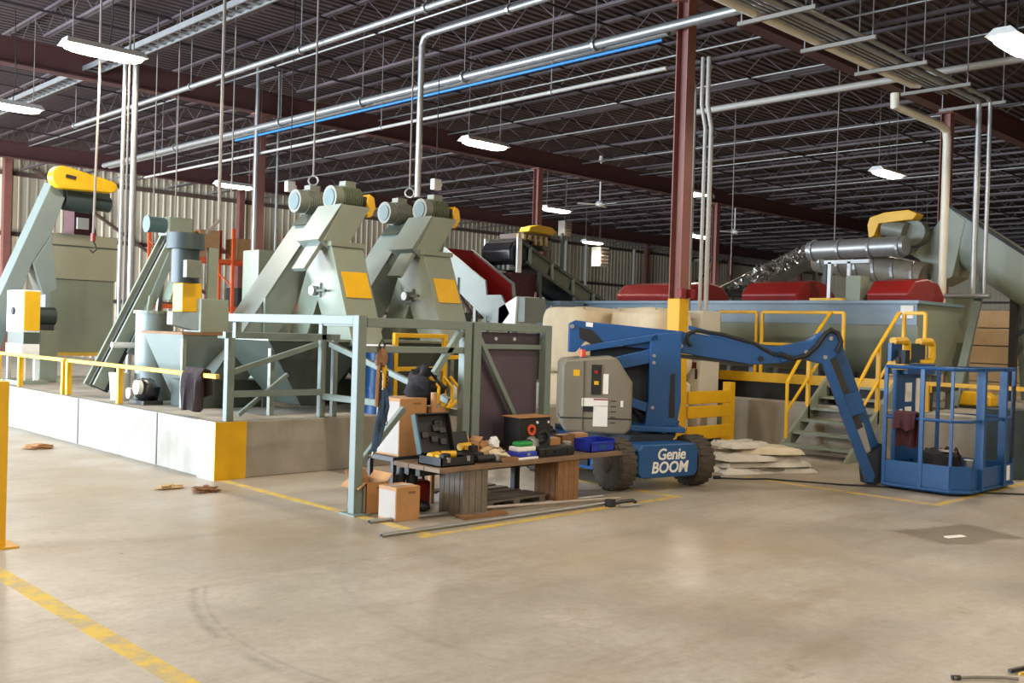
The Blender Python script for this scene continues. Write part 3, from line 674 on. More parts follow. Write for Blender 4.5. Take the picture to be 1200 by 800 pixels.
part(MB().box(6.2, 6.56, 13.25, 13.6, 2.86, 3.12), 'gearbox', 'machine', t, bevel=.02)
part(MB().hexa([(6.1, 12.95, 1.95), (6.45, 12.95, 1.95), (6.45, 13.2, 1.95), (6.1, 13.2, 1.95)], [(6.32, 12.95, 2.6), (6.52, 12.95, 2.6), (6.52, 13.2, 2.6), (6.32, 13.2, 2.6)]), 'chute', 'machine', t)
part(MB().tube([(5.4, 13.15, 1.32), (5.9, 13.15, 1.32)], .04, 10), 'bumper_bar', 'white', t, smooth=True); part(MB().box(5.88, 6.2, 13.1, 13.3, 1.25, 1.36), 'shelf', 'machine_dark', t)

# mixer: tapered hopper, drum and vertical motor
t = thing('mixer', 'mixer with tapered hopper, dark green vertical motor and yellow coupling', 'mixer', (5.85, 11.9, PZ))
top = [(5.52, 11.35, 1.5), (6.2, 11.35, 1.5), (6.2, 12.45, 1.5), (5.52, 12.45, 1.5)]; bot = [(5.75, 11.7, .72), (6.05, 11.7, .72), (6.05, 12.1, .72), (5.75, 12.1, .72)]
part(MB().hexa(bot, top), 'hopper', 'machine_blue', t, bevel=.006); part(MB().box(5.5, 6.22, 11.33, 12.47, 1.5, 1.53), 'rim', 'wood', t)
part(MB().cyl((5.9, 11.9, PZ), (5.9, 11.9, .72), .22, n=16), 'outlet', 'machine_dark', t)
part(MB().cyl((5.8, 12.75, PZ), (5.8, 12.75, 1.75), .24, n=24), 'drum', 'machine_blue', t, smooth=True); part(MB().cyl((5.8, 12.75, 1.75), (5.8, 12.75, 1.79), .27, n=24), 'drum_lid', 'machine', t)
part(MB().box(5.82, 6.2, 11.5, 11.95, 1.53, 1.95), 'gear_housing', 'machine', t, bevel=.01)
part(MB().hexa([(5.55, 11.7, 1.62), (5.82, 11.55, 1.55), (5.82, 11.85, 1.55), (5.55, 11.85, 1.62)], [(5.55, 11.7, 1.78), (5.82, 11.55, 1.78), (5.82, 11.85, 1.78), (5.55, 11.85, 1.78)]), 'spout', 'machine_blue', t)
part(MB().box(5.62, 5.88, 11.6, 11.86, 1.78, 2.14), 'yellow_coupling', 'yellow', t, bevel=.01)
part(MB().cyl((5.72, 11.75, 2.14), (5.72, 11.75, 2.56), .17, n=22), 'motor', 'motor_green', t, smooth=True); part(MB().cyl((5.72, 11.75, 2.56), (5.72, 11.75, 2.76), .235, .225, n=22), 'fan_cover', 'motor_green', t, smooth=True)
part(MB().box(5.6, 5.8, 11.46, 11.56, 2.2, 2.42), 'terminal_box', 'motor_grey', t, bevel=.01)
part(MB().box(5.97, 6.1, 11.62, 11.68, 1.95, 2.6), 'upright', 'machine', t)
for (x, y) in ((5.56, 11.4), (6.15, 11.4)): part(MB().beam((x, y, PZ), (x, y, 1.5), .05), 'leg', 'machine', t)

# bucket, small pump, jacket on the rail
t = thing('bucket', 'white pail on the plinth under the ladder conveyor', 'bucket', (5.38, 12.85, PZ))
part(MB().cyl((5.38, 12.85, PZ), (5.38, 12.85, .95), .09, .12, n=18), 'pail', 'white', t, smooth=True); part(MB().cyl((5.38, 12.85, .95), (5.38, 12.85, .97), .125, n=18), 'lid', 'white', t)
t = thing('pump', 'black and white pump on the plinth beside the white pail', 'pump', (5.42, 12.0, PZ))
part(MB().blob((5.42, 12.1, .78), (.15, .2, .16), 3, .1), 'housing', 'black_gloss', t, smooth=True); part(MB().cyl((5.3, 12.0, .83), (5.24, 12.0, .83), .09, n=14), 'cap', 'white', t); part(MB().cyl((5.3, 12.25, .74), (5.25, 12.25, .74), .07, n=14), 'cap', 'white', t); part(MB().box(5.3, 5.55, 11.9, 12.3, PZ, .66), 'base', 'dark_metal', t)
def drape(name, label, cat, p, along, w_, l1, l2, mt, seed, th=.03, out=(1, 0)):
    """cloth folded over a rail: p top centre, along = horizontal dir of rail, l1 front drop, l2 back drop"""
    rr = random.Random(seed); A = V(along).normalized(); Nn = V((out[0], out[1], 0)).normalized(); nx, ny = 13, 16
    f1, f2, f3 = rr.uniform(0, 6), rr.uniform(0, 6), rr.uniform(0, 6)
    fr, bk = [], []
    tot = l1+l2
    def pt(i, j, off):
        a = (i/(nx-1)-.5); s_ = j/(ny-1)*tot
        d = s_-l2 # <0 back, >0 front
        taper = 1+.25*abs(d)/tot*math.sin(2.2*a+f3)
        fold = .035*math.sin(a*17+f1+2*d)*min(1, abs(d)*6)+.02*math.sin(a*31+f2)*min(1, abs(d)*4)
        wv = a*w_*taper*(1-.3*max(0, d)*rr_k)
        side = (.035+fold+off) if d > 0 else -(.035+off)+fold*.5
        k = max(-1, min(1, d/.05))
        z = -max(0, abs(d)-.05) + (off if abs(d) < .05 else 0) + .03*(1-abs(k))
        ragged = .018*math.sin(a*9+f2)*(1 if j in (0, ny-1) else 0)
        return V(p)+A*wv+Nn*(side if abs(d) >= .05 else side*abs(k))+V((0, 0, z+ragged))
    rr_k = rr.uniform(.2, .6)
    vs = [pt(i, j, 0) for j in range(ny) for i in range(nx)]+[pt(i, j, th) for j in range(ny) for i in range(nx)]
    fs = []; o = nx*ny
    for j in range(ny-1):
        for i in range(nx-1):
            a = j*nx+i; fs += [(a, a+1, a+nx+1, a+nx), (o+a, o+a+nx, o+a+nx+1, o+a+1)]
    for i in range(nx-1): fs += [(i, o+i, o+i+1, i+1), ((ny-1)*nx+i, (ny-1)*nx+i+1, o+(ny-1)*nx+i+1, o+(ny-1)*nx+i)]
    for j in range(ny-1): fs += [(j*nx, (j+1)*nx, o+(j+1)*nx, o+j*nx), (j*nx+nx-1, o+j*nx+nx-1, o+(j+1)*nx+nx-1, (j+1)*nx+nx-1)]
    o = MB().add(vs, fs).build(name, mt, smooth=True)
    return tag(o, label, cat)
drape('jacket', 'dark brown jacket draped over the yellow guard rail', 'jacket', (5.15, 10.25, 1.1), (0, 1, 0), .42, .46, .3, 'brown_cloth', 4, out=(-1, 0))

# ================================================================== RIGHT-HAND MACHINE LINE
t = thing('long_trough', 'long blue-grey trough machine behind the yellow walkway rails', 'machine', (16, 10.5, .7))
prof = [(15.2, 2.28), (15.2, 1.95)]+[(16+.8*math.cos(a), 1.95+.8*math.sin(a)) for a in [PI+PI*k/12 for k in range(1, 12)]]+[(16.8, 1.95), (16.8, 2.28)]
part(MB().prism(prof, lambda a, b, d: (a, d, b), 6.6, 15.2), 'trough', 'machine', t, smooth=True)
part(MB().box(15.17, 15.2, 6.6, 15.2, 1.95, 2.3), 'side_band', 'trough_blue', t)
part(MB().box(15.1, 16.9, 6.55, 15.25, 2.28, 2.33), 'top_flange', 'trough_blue', t)
for y in (6.9, 8.4, 10.4, 12.4, 14.6):
    for x in (15.35, 16.65): part(MB().beam((x, y, .7), (x, y, 1.95), .1), 'leg', 'machine', t)
for (y0, y1) in ((11.0, 12.75), (8.75, 9.85), (6.8, 7.5)):
    pf = [(15.35, 2.33), (15.3, 2.45), (15.55, 2.66), (16.0, 2.72), (16.45, 2.66), (16.7, 2.45), (16.65, 2.33)]
    part(MB().prism(pf, lambda a, b, d: (a, d, b), y0, y1), 'red_cover', 'red', t, bevel=.03)
part(MB().box(15.3, 16, 7.9, 8.5, 2.33, 2.38), 'yellow_tray', 'yellow_worn', t)
for y in (7.95, 8.3): part(MB().beam((15.6, y, 2.38), (15.6, y, 3.0), .06), 'bracket', 'galv', t)
part(MB().beam((15.6, 7.6, 3.0), (15.6, 8.4, 3.0), .06), 'bracket', 'galv', t)
part(MB().box(15.4, 15.7, 7.65, 7.9, 2.33, 2.75), 'switch_box', 'machine', t); part(MB().box(15.15, 15.17, 6.65, 6.85, 2.05, 2.25), 'label_plate', 'paper', t)

# walkway with yellow rails
t = thing('walkway', 'raised walkway with yellow rails in front of the long trough', 'walkway', (14.2, 7.5, .7))
part(MB().box(14.15, 15.1, 5.9, 9.6, .98, 1.08), 'deck', 'dark_metal', t); part(MB().box(14.1, 14.15, 5.9, 9.6, .97, 1.12), 'kick_plate', 'yellow', t); part(MB().box(14.16, 14.19, 5.9, 9.6, .7, .97), 'skirt', 'black', t)
for y in (6.0, 7.0, 8.2, 9.5):
    for x in (14.25, 15.0): part(MB().beam((x, y, .7), (x, y, .98), .08), 'leg', 'machine', t)
def railing(t, y0, y1, x=14.2, z0=1.08, z1=2.1, mid=True):
    for y in (y0, y1): part(MB().beam((x, y, z0), (x, y, z1), .05), 'post', 'yellow', t, bevel=.01)
    part(MB().beam((x, y0, z1), (x, y1, z1), .05), 'rail', 'yellow', t, bevel=.01)
    if mid: part(MB().beam((x, y0, (z0+z1)/2), (x, y1, (z0+z1)/2), .045), 'rail', 'yellow', t, bevel=.01)
railing(t, 8.82, 9.55); railing(t, 7.3, 8.72); railing(t, 6.05, 6.36)
# handrail at plinth right and behind the left frame
t2 = thing('guard_rail', 'yellow guard rail on the plinth behind the lift basket', 'railing', (14.2, 4.5, .7))
for y in (5.9, 4.2, 2.6): part(MB().beam((14.0, y, .7), (14.0, y, 1.1), .05), 'post', 'yellow', t2)
part(MB().beam((14.0, 2.2, 1.1), (14.0, 5.95, 1.1), .055), 'rail', 'yellow', t2)
t2 = thing('guard_rail', 'thin yellow guard rail farther back behind the lift basket', 'railing', (17.5, 4.0, .7))
for y in (3.0, 5.4): part(MB().beam((17.5, y, .7), (17.5, y, 1.45), .05), 'post', 'yellow', t2)
part(MB().beam((17.5, 2.5, 1.42), (17.5, 5.5, 1.42), .05), 'rail', 'yellow', t2)
t2 = thing('guard_rail', 'yellow guard rail seen through the grey-green frame beside the blue drum', 'railing', (8.0, 9.75, PZ))
for x in (7.55, 8.35, 8.7): part(MB().beam((x, 9.8, PZ), (x, 9.8, 1.6), .06), 'post', 'yellow', t2, bevel=.008)
for z in (1.15, 1.57): part(MB().beam((7.55, 9.8, z), (8.35, 9.8, z), .055), 'rail', 'yellow', t2, bevel=.008)
part(MB().beam((8.35, 9.8, 1.3), (9.3, 9.8, 1.3), .055), 'rail', 'yellow', t2, bevel=.008); part(MB().beam((9.25, 9.8, PZ), (9.25, 9.8, 1.33), .06), 'post', 'yellow', t2)
t2 = thing('steel_drum', 'blue drum standing behind the frame beside the yellow rail', 'drum', (7.95, 10.1, PZ))
part(MB().cyl((7.3, 9.78, PZ), (7.3, 9.78, 1.42), .16, n=22), 'body', 'lift_blue', t2, smooth=True); part(MB().cyl((7.3, 9.78, 1.42), (7.3, 9.78, 1.45), .17, n=22), 'lid', 'white', t2)
for z in (.9, 1.17): part(MB().cyl((7.3, 9.78, z), (7.3, 9.78, z+.03), .17, n=22), 'hoop', 'lift_blue', t2)

# stairs down from the walkway
t = thing('steel_stairs', 'grey-green steel stairs with yellow handrails behind the lift jib', 'stairs', (12.9, 7, 0))
for y in (6.42, 7.5): part(MB().hexa([(12.62, y-.025, 0), (12.95, y-.025, 0), (14.3, y-.025, .93), (14.3, y-.025, 1.12), (14.12, y-.025, 1.12)], [(12.62, y+.025, 0), (12.95, y+.025, 0), (14.3, y+.025, .93), (14.3, y+.025, 1.12), (14.12, y+.025, 1.12)]), 'stringer', 'machine', t)
for k in range(6): part(MB().box(12.82+.25*k, 13.07+.25*k, 6.445, 7.475, .13+.165*k, .165+.165*k), 'tread', 'machine', t)
for y in (6.42, 7.5):
    part(MB().tube([(12.95, y, .12), (12.95, y, 1.05), (13.35, y, 1.45), (14.15, y, 2.1), (14.2, y, 2.1)], .026, 8), 'handrail', 'yellow', t, smooth=True)
    part(MB().tube([(12.95, y, .62), (14.1, y, 1.55)], .022, 8), 'mid_rail', 'yellow', t); part(MB().beam((13.55, y, .5), (13.55, y, 1.62), .05), 'post', 'yellow', t)

# yellow barrier next to the column, cabinets, bulk bags, tarps
t = thing('guard_barrier', 'yellow steel barrier of ribbed rails beside the column base', 'barrier', (12.5, 8.64, 0))
for x in (11.9, 13.18):
    part(MB().box(x-.07, x+.07, 8.57, 8.71, 0, .98), 'post', 'yellow', t, bevel=.008)
for z0, z1 in ((.14, .34), (.46, .64), (.67, .86)):
    part(MB().box(11.97, 13.11, 8.53, 8.57, z0, z1), 'rail', 'yellow', t, bevel=.012)
def cabinet(y0, y1, x0, x1, z1, label, door=True):
    t = thing('electrical_cabinet', label, 'cabinet', ((x0+x1)/2, (y0+y1)/2, 0))
    part(MB().box(x0, x1, y0, y1, .1, z1), 'body', 'cabinet', t, bevel=.01); part(MB().box(x0+.04, x1-.04, y0+.03, y1-.03, 0, .1), 'plinth', 'black', t)
    d = part(MB().box(x0-.02, x0, y0+.015, y1-.015, .13, z1-.03), 'door', 'cabinet', t, bevel=.006); part(MB().box(x0-.045, x0-.02, y0+.05, y0+.08, 1.0, 1.16), 'handle', 'black', d)
    return t, d
t, d = cabinet(9.05, 9.7, 13.0, 13.5, 2.08, 'pale electrical cabinet with a red striped label behind the barrier')
for k in range(8):
    part(MB().hexa([(12.975, 9.16+.045*k, 1.17), (12.975, 9.19+.045*k, 1.17), (12.975, 9.17+.045*k, 1.26), (12.975, 9.14+.045*k, 1.26)], [(12.98, 9.16+.045*k, 1.17), (12.98, 9.19+.045*k, 1.17), (12.98, 9.17+.045*k, 1.26), (12.98, 9.14+.045*k, 1.26)]), 'label_stripe', 'red', d)
part(MB().box(12.976, 12.98, 9.12, 9.55, 1.165, 1.265), 'label_backing', 'maroon', d)
cabinet(9.85, 10.3, 13.0, 13.5, 2.05, 'narrower pale cabinet behind the yellow-based column')
def bag(x, y, z, label, seed, sx=.55, sy=.55, h=1.02):
    t = thing('bulk_bag', label, 'bag', (x, y, z), 'cream bulk bags stacked behind the lift')
    part(MB().blob((x, y, z+h/2), (sx, sy, h/2), seed, .045, 28, 16, .3), 'sack', 'cream', t, smooth=True)
    part(MB().blob((x, y, z+h*.97), (.2, .2, .05), seed+9, .1, 12, 6), 'spout', 'cream', t, smooth=True)
    for a, b in ((-1, -1), (1, -1), (1, 1), (-1, 1)):
        part(MB().tube([(x+a*sx*.75, y+b*sy*.62, z+h*.9), (x+a*sx*.72, y+b*sy*.72, z+h*1.0), (x+a*sx*.62, y+b*sy*.75, z+h*.9)], .018, 6), 'loop', 'card_light', t)
for i, (x, y) in enumerate([(12.0, 10.68), (13.05, 10.95), (12.42, 9.6)]):
    bag(x, y, 0, ['lower white bulk bag at the left of the stack behind the lift', 'lower middle bulk bag hidden behind the lift turntable', 'lower bulk bag behind the yellow-based column'][i], 20+i, .5, .5)
    bag(x, y, 1.02, ['white-lit upper bulk bag at the left end above the lift', 'tan upper bulk bag in the middle above the lift boom', 'tan upper bulk bag nearest the yellow-based column'][i], 30+i, .5, .5, 1.06)
t = thing('tarp_bundle', 'rumpled pale tarps and sacks piled on the floor beside the lift wheel', 'tarp', (11, 6.8, 0))
def sheet(cx, cy, hx, hy, ang, h, seed, z0, nm, mt):
    rr = random.Random(seed); ph = [rr.uniform(0, 6.28) for _ in range(6)]; nx, ny = 46, 32; ca_, sa_ = math.cos(ang), math.sin(ang)
    vs, vb = [], []
    for j in range(ny):
        for i in range(nx):
            a, b = i/(nx-1)*2-1, j/(ny-1)*2-1
            e = max(abs(a), abs(b)); prof_ = 1-max(0, (e-.8)/.2)**2
            fold = .035*math.sin(9*b+2*a+ph[0])*math.sin(2.5*a+ph[1])+.022*math.sin(19*b+4*math.sin(2*a+ph[2]))+.018*math.sin(14*a+5*b+ph[3])
            z = z0+max(.004, h*prof_*(.8+.2*math.sin(2.2*a+ph[4]))+fold*.3*(.3+.7*min(1, prof_*2)))
            wob = 1+.06*math.sin(5*math.atan2(b, a)+ph[5])
            x, y = a*hx*wob, b*hy*wob
            vs.append((cx+ca_*x-sa_*y, cy+sa_*x+ca_*y, z)); vb.append((cx+ca_*x*.99-sa_*y*.99, cy+sa_*x*.99+ca_*y*.99, max(z0, z-.02)))
    n = nx*ny; fs = []
    for j in range(ny-1):
        for i in range(nx-1):
            q = j*nx+i; fs += [(q, q+1, q+nx+1, q+nx), (n+q, n+q+nx, n+q+nx+1, n+q+1)]
    edge = [i for i in range(nx)]+[j*nx+nx-1 for j in range(1, ny)]+[(ny-1)*nx+i for i in range(nx-2, -1, -1)]+[j*nx for j in range(ny-2, 0, -1)]
    for k in range(len(edge)): a, b = edge[k], edge[(k+1) % len(edge)]; fs.append((a, n+a, n+b, b))
    part(MB().add(vs, fs and vs and [f for f in fs if max(f) < n]+[]) if False else MB().add(vs+vb, fs), nm, mt, t, smooth=True)
for k, (dx, dy, hx, hy, an) in enumerate([(0, 0, .66, .36, -.42), (.05, .0, .62, .34, -.48), (-.04, .03, .56, .33, -.38), (.12, -.04, .46, .3, -.55), (-.22, .1, .3, .24, -.3)]):
    sheet(10.98+dx, 6.78+dy, hx, hy, an, .085, 5+3*k, .075*k, 'folded_tarp', 'tarp' if k != 3 else 'cream')
part(MB().tube([(10.4, 6.85, .03), (10.8, 6.55, .03), (11.2, 6.35, .03), (11.6, 6.35, .03)], .025, 6), 'rope', 'rope', t)

# big conveyor at right
def incl(t, xc, wd, y0, z0, y1, z1, th, name, mt, round_=True):
    d = V((0, y1-y0, z1-z0)).normalized(); nr = V((0, -d.z, d.y)); nr = nr if nr.z > 0 else -nr
    sec = [(-wd/2, 0), (-wd/2, -th*.55)]+([(wd/2*math.cos(a), -th*.55+wd/2*math.sin(a)*min(1, th*.45/(wd/2))) for a in [PI+PI*k/8 for k in range(1, 8)]] if round_ else [(-wd/2, -th), (wd/2, -th)])+[(wd/2, -th*.55), (wd/2, 0)]
    P = lambda a, b, q: V((xc+a, 0, 0))+q+nr*b
    p, q = V((0, y0, z0)), V((0, y1, z1))
    return part(MB().hexa([P(a, b, p) for a, b in sec], [P(a, b, q) for a, b in sec]), name, mt, t, smooth=True), nr
t = thing('incline_conveyor', 'large green-grey covered conveyor descending at the right edge', 'conveyor', (18.6, 5, .7))
SLP = .70
pq = lambda y: 4.16-(7.4-y)*SLP
o, nr = incl(t, 18.6, .74, 7.4, pq(7.4), 3.7, pq(3.7), .8, 'casing', 'machine')
part(MB().beam((18.26, 7.38, pq(7.38)+.02), (18.26, 3.75, pq(3.75)+.02), .1, .05), 'lid_edge', 'black', t)
part(MB().prism([(8.0, 3.35), (7.4, 4.16), (7.1, 3.9), (7.3, 2.9), (7.6, 2.75)], lambda a, b, d: (d, a, b), 18.22, 18.98), 'head', 'machine', t, bevel=.01)
part(MB().cyl((17.95, 7.95, 3.7), (18.22, 7.95, 3.7), .24, n=16), 'gearbox', 'motor_grey', t, smooth=True); part(MB().cyl((17.9, 8.05, 3.72), (17.9, 8.45, 3.82), .16, n=14), 'motor', 'motor_grey', t, smooth=True)
part(MB().prism([(8.72, 3.86), (8.68, 4.0), (8.4, 4.08), (7.95, 4.1), (7.78, 4.02), (7.85, 3.92), (8.5, 3.88), (8.58, 3.66), (8.68, 3.6)], lambda a, b, d: (d, a, b), 17.75, 18.05), 'yellow_guard', 'yellow', t, bevel=.01)
part(MB().beam((18.3, 7.5, 3.0), (18.3, 8.4, 3.6), .1), 'motor_bracket', 'machine', t)
part(MB().beam((17.9, 6.65, 2.8), (15.3, 6.05, .7), .12), 'leg', 'frame', t); part(MB().beam((18.9, 6.4, 2.7), (19.2, 6.3, .7), .12), 'leg', 'frame', t)
part(MB().beam((18.6, 6.35, 2.6), (18.6, 6.35, .7), .12), 'leg', 'dark_metal', t); part(MB().beam((18.6, 5.7, 2.2), (18.6, 6.35, 1.85), .07), 'brace', 'teal_dark', t)
t = thing('discharge_hopper', 'olive hopper under the head of the right-hand conveyor', 'hopper', (18.0, 7.4, .7))
part(MB().hexa([(17.8, 7.25, 1.1), (18.2, 7.25, 1.1), (18.2, 7.6, 1.1), (17.8, 7.6, 1.1)], [(17.55, 7.0, 1.7), (18.45, 7.0, 1.7), (18.45, 7.8, 1.7), (17.55, 7.8, 1.7)]), 'cone', 'olive', t)
part(MB().box(17.55, 18.45, 7.0, 7.8, 1.7, 2.5), 'bin', 'machine', t)
for x in (17.6, 18.4):
    for y in (7.05, 7.75): part(MB().beam((x, y, .7), (x, y, 1.7), .06), 'leg', 'machine', t)
# silver ducts
t = thing('silver_duct', 'shiny silver round duct running left of the right-hand conveyor head', 'duct', (17.6, 8.7, 3.3))
part(MB().cyl((17.5, 9.75, 3.4), (17.5, 7.85, 3.42), .18, n=20), 'tube', 'galv', t, smooth=True)
for y in (9.65, 9.1, 8.5, 7.95): part(MB().cyl((17.5, y-.02, 3.4), (17.5, y+.02, 3.4), .21, n=20), 'band', 'galv', t)
part(MB().beam((17.5, 9.4, .7), (17.5, 9.4, 3.2), .07), 'prop', 'dark_metal', t)
t = thing('silver_duct', 'wide sagging insulated duct with rings under the silver duct', 'duct', (18.1, 8.5, 3.0))
part(MB().tube([(18.1, 9.9, 3.3), (18.1, 9.2, 3.18), (18.1, 8.4, 3.02), (18.1, 7.75, 2.88)], .27, 18), 'tube', 'cover_grey', t, smooth=True)
for k in range(6):
    y = 9.75-.37*k; z = 3.28-.075*k; part(MB().cyl((18.1, y-.025, z), (18.1, y+.025, z-.006), .29, n=20), 'ring', 'galv', t)
part(MB().beam((18.1, 9.0, .7), (18.1, 9.0, 2.9), .07), 'prop', 'dark_metal', t)
# scrap conveyor
t = thing('scrap_conveyor', 'open inclined conveyor loaded with shiny metal scrap', 'conveyor', (19.3, 11.55, .7))
zs = lambda x: 2.6+(x-17.9)*.34
for y in (11.1, 12.0): part(MB().beam((17.7, y, zs(17.7)+.06), (21.0, y, zs(21.0)+.06), .05, .2), 'side_rail', 'machine_dark', t)
part(MB().beam((17.7, 11.55, zs(17.7)), (21.0, 11.55, zs(21.0)), .88, .05), 'bed', 'dark_metal', t)
for x in (18.3, 20.2):
    for y in (11.1, 12.0): part(MB().beam((x, y, .7), (x, y, zs(x)), .08), 'leg', 'machine_dark', t)
m = MB()
for k in range(520):
    x = rnd.uniform(17.9, 20.95); y = 11.17+rnd.random()*.76; hh = .26*math.sin(PI*(y-11.1)/.9)
    c = V((x, y, zs(x)+.05+rnd.random()*hh)); s_ = rnd.uniform(.03, .075)
    ps = [c+V((rnd.uniform(-1, 1), rnd.uniform(-1, 1), rnd.uniform(-1, 1)))*s_*1.3 for _ in range(4)]
    m.add(ps, [(0,1,2),(0,2,3),(0,3,1),(1,3,2)])
m.build('scrap_load', 'scrap', t, kind='stuff')

# red-lined chute and belt conveyor feeding the trough
t = thing('red_lined_chute', 'blue-grey open chute with dark red lining right of the conveyors', 'chute', (13, 14.2, 0))
def sidep(x, name, mt, th=.04, inset=0):
    poly = [(15.25, 3.32), (14.0, 2.62), (13.95, 2.35), (13.55, 2.35), (13.3, 2.0), (13.55, 1.75), (13.9, 1.85), (15.35, 2.8)]
    part(MB().prism(poly, lambda a, b, d: (d, a, b), x, x+th), name, mt, t)
sidep(12.9, 'side_panel', 'machine_blue'); sidep(13.66, 'side_panel', 'machine_blue')
poly = [(15.33, 2.86), (13.9, 1.93), (13.9, 1.87), (15.36, 2.8)]
part(MB().prism(poly, lambda a, b, d: (d, a, b), 12.94, 13.66), 'floor_plate', 'red', t)
for x in (12.942, 13.645): 
    poly = [(15.2, 3.26), (14.05, 2.6), (13.97, 2.0), (15.3, 2.85)]
    part(MB().prism(poly, lambda a, b, d: (d, a, b), x, x+.012), 'lining', 'red', t)
part(MB().box(12.94, 13.66, 15.2, 15.24, 2.85, 3.3), 'end_plate', 'red', t)
part(MB().box(12.86, 12.9, 14.75, 15.1, 2.35, 2.7), 'bracket', 'machine_blue', t); part(MB().box(12.85, 12.86, 14.85, 14.97, 2.48, 2.6), 'slot', 'black', t)
part(MB().hexa([(12.9, 13.6, 1.72), (12.9, 13.15, 1.72), (13.5, 13.15, 1.72), (13.5, 13.6, 1.72)], [(12.9, 13.6, 2.1), (12.9, 13.12, 2.32), (13.5, 13.12, 2.32), (13.5, 13.6, 2.1)]), 'outlet', 'white', t)
part(MB().box(12.95, 13.5, 12.95, 13.12, 1.85, 2.3), 'outlet_lip', 'machine_blue', t)
for x in (12.92, 13.68):
    for y in (13.95, 15.1): part(MB().beam((x, y, 0), (x, y, 1.95 if y < 14.5 else 2.7), .08), 'leg', 'machine_blue', t)
part(MB().hexa([(12.6, 14.6, .62), (13.0, 14.6, .62), (13.0, 15.2, .62), (12.6, 15.2, .62)], [(12.3, 14.3, 2.0), (12.85, 14.3, 2.0), (12.85, 15.4, 2.0), (12.3, 15.4, 2.0)]), 'lower_hopper', 'machine_dark', t)
part(MB().beam((12.65, 14.9, 0), (12.65, 14.9, .65), .3), 'pedestal', 'machine_dark', t)
t = thing('belt_conveyor', 'dark inclined belt conveyor with yellow guard above the red-lined chute', 'conveyor', (15.4, 14.6, 0))
zt = lambda x: 3.42-(x-14.2)*.42
for y in (14.2, 15.1):
    part(MB().beam((14.0, y, zt(14.0)), (17.0, y, zt(17.0)), .05, .06), 'top_chord', 'machine_dark', t); part(MB().beam((14.2, y, zt(14.2)-.34), (17.0, y, zt(17.0)-.34), .05, .06), 'bottom_chord', 'machine_dark', t)
for k in range(4):
    x = 14.3+.66*k
    part(MB().beam((x+.06, 14.22, zt(x+.06)-.17), (x+.58, 14.22, zt(x+.58)-.17), .015, .26), 'side_panel', 'olive', t)
    part(MB().beam((x, 14.19, zt(x)-.33), (x, 14.19, zt(x)), .05), 'stiffener', 'machine', t)
part(MB().beam((14.0, 14.65, zt(14.0)+.03), (17.0, 14.65, zt(17.0)+.03), .84, .03), 'belt', 'black', t); part(MB().beam((14.2, 14.65, zt(14.2)-.3), (16.9, 14.65, zt(16.9)-.3), .84, .03), 'belt_return', 'black', t)
pf = [(14.3, 3.02), (13.95, 2.98), (13.78, 3.1), (13.75, 3.3), (13.85, 3.46), (14.1, 3.55), (14.45, 3.56)]
part(MB().prism(pf, lambda a, b, d: (a, d, b), 14.24, 15.08), 'head_hood', 'black_gloss', t, bevel=.03, smooth=True)
for y in (14.17, 15.13): part(MB().box(13.9, 14.02, y-.02, y+.02, 2.85, 3.56), 'hood_end', 'white', t)
for k in range(6): part(MB().box(13.8, 13.98, 14.28+.14*k, 14.35+.14*k, 2.9, 3.0), 'scraper', 'machine_blue', t)
part(MB().prism([(14.35, 3.72), (14.4, 3.82), (14.65, 3.88), (15.05, 3.86), (15.2, 3.78), (15.1, 3.7)], lambda a, b, d: (a, d, b), 14.3, 14.6), 'yellow_guard', 'yellow', t, bevel=.02)
part(MB().box(14.2, 15.0, 14.3, 15.0, 3.58, 3.68), 'drive_base', 'girt', t)
for k in range(6): part(MB().box(14.0+.16*k, 14.06+.16*k, 14.24, 14.3, 3.45, 3.64), 'guard_slat', 'leather', t)
part(MB().cyl((14.9, 14.3, 3.5), (14.9, 14.75, 3.5), .15, n=14), 'motor', 'motor_grey', t, smooth=True)
part(MB().beam((15.2, 14.15, zt(15.2)), (15.2, 14.15, 3.75), .05), 'guard_post', 'machine_dark', t)
for x in (14.6, 15.7, 16.8):
    for y in (14.2, 15.1): part(MB().beam((x, y, .7), (x, y, zt(x)-.33), .07), 'leg', 'machine_dark', t)
part(MB().hexa([(13.8, 14.3, 2.0), (14.5, 14.3, 2.0), (14.5, 15.0, 2.0), (13.8, 15.0, 2.0)], [(13.85, 14.26, 2.85), (14.6, 14.26, 2.85), (14.6, 15.05, 2.85), (13.85, 15.05, 2.85)]), 'discharge_sleeve', 'maroon', t)
part(MB().box(14.4, 15.1, 13.4, 14.1, 1.7, 2.3), 'transfer_box', 'trough_blue', t)

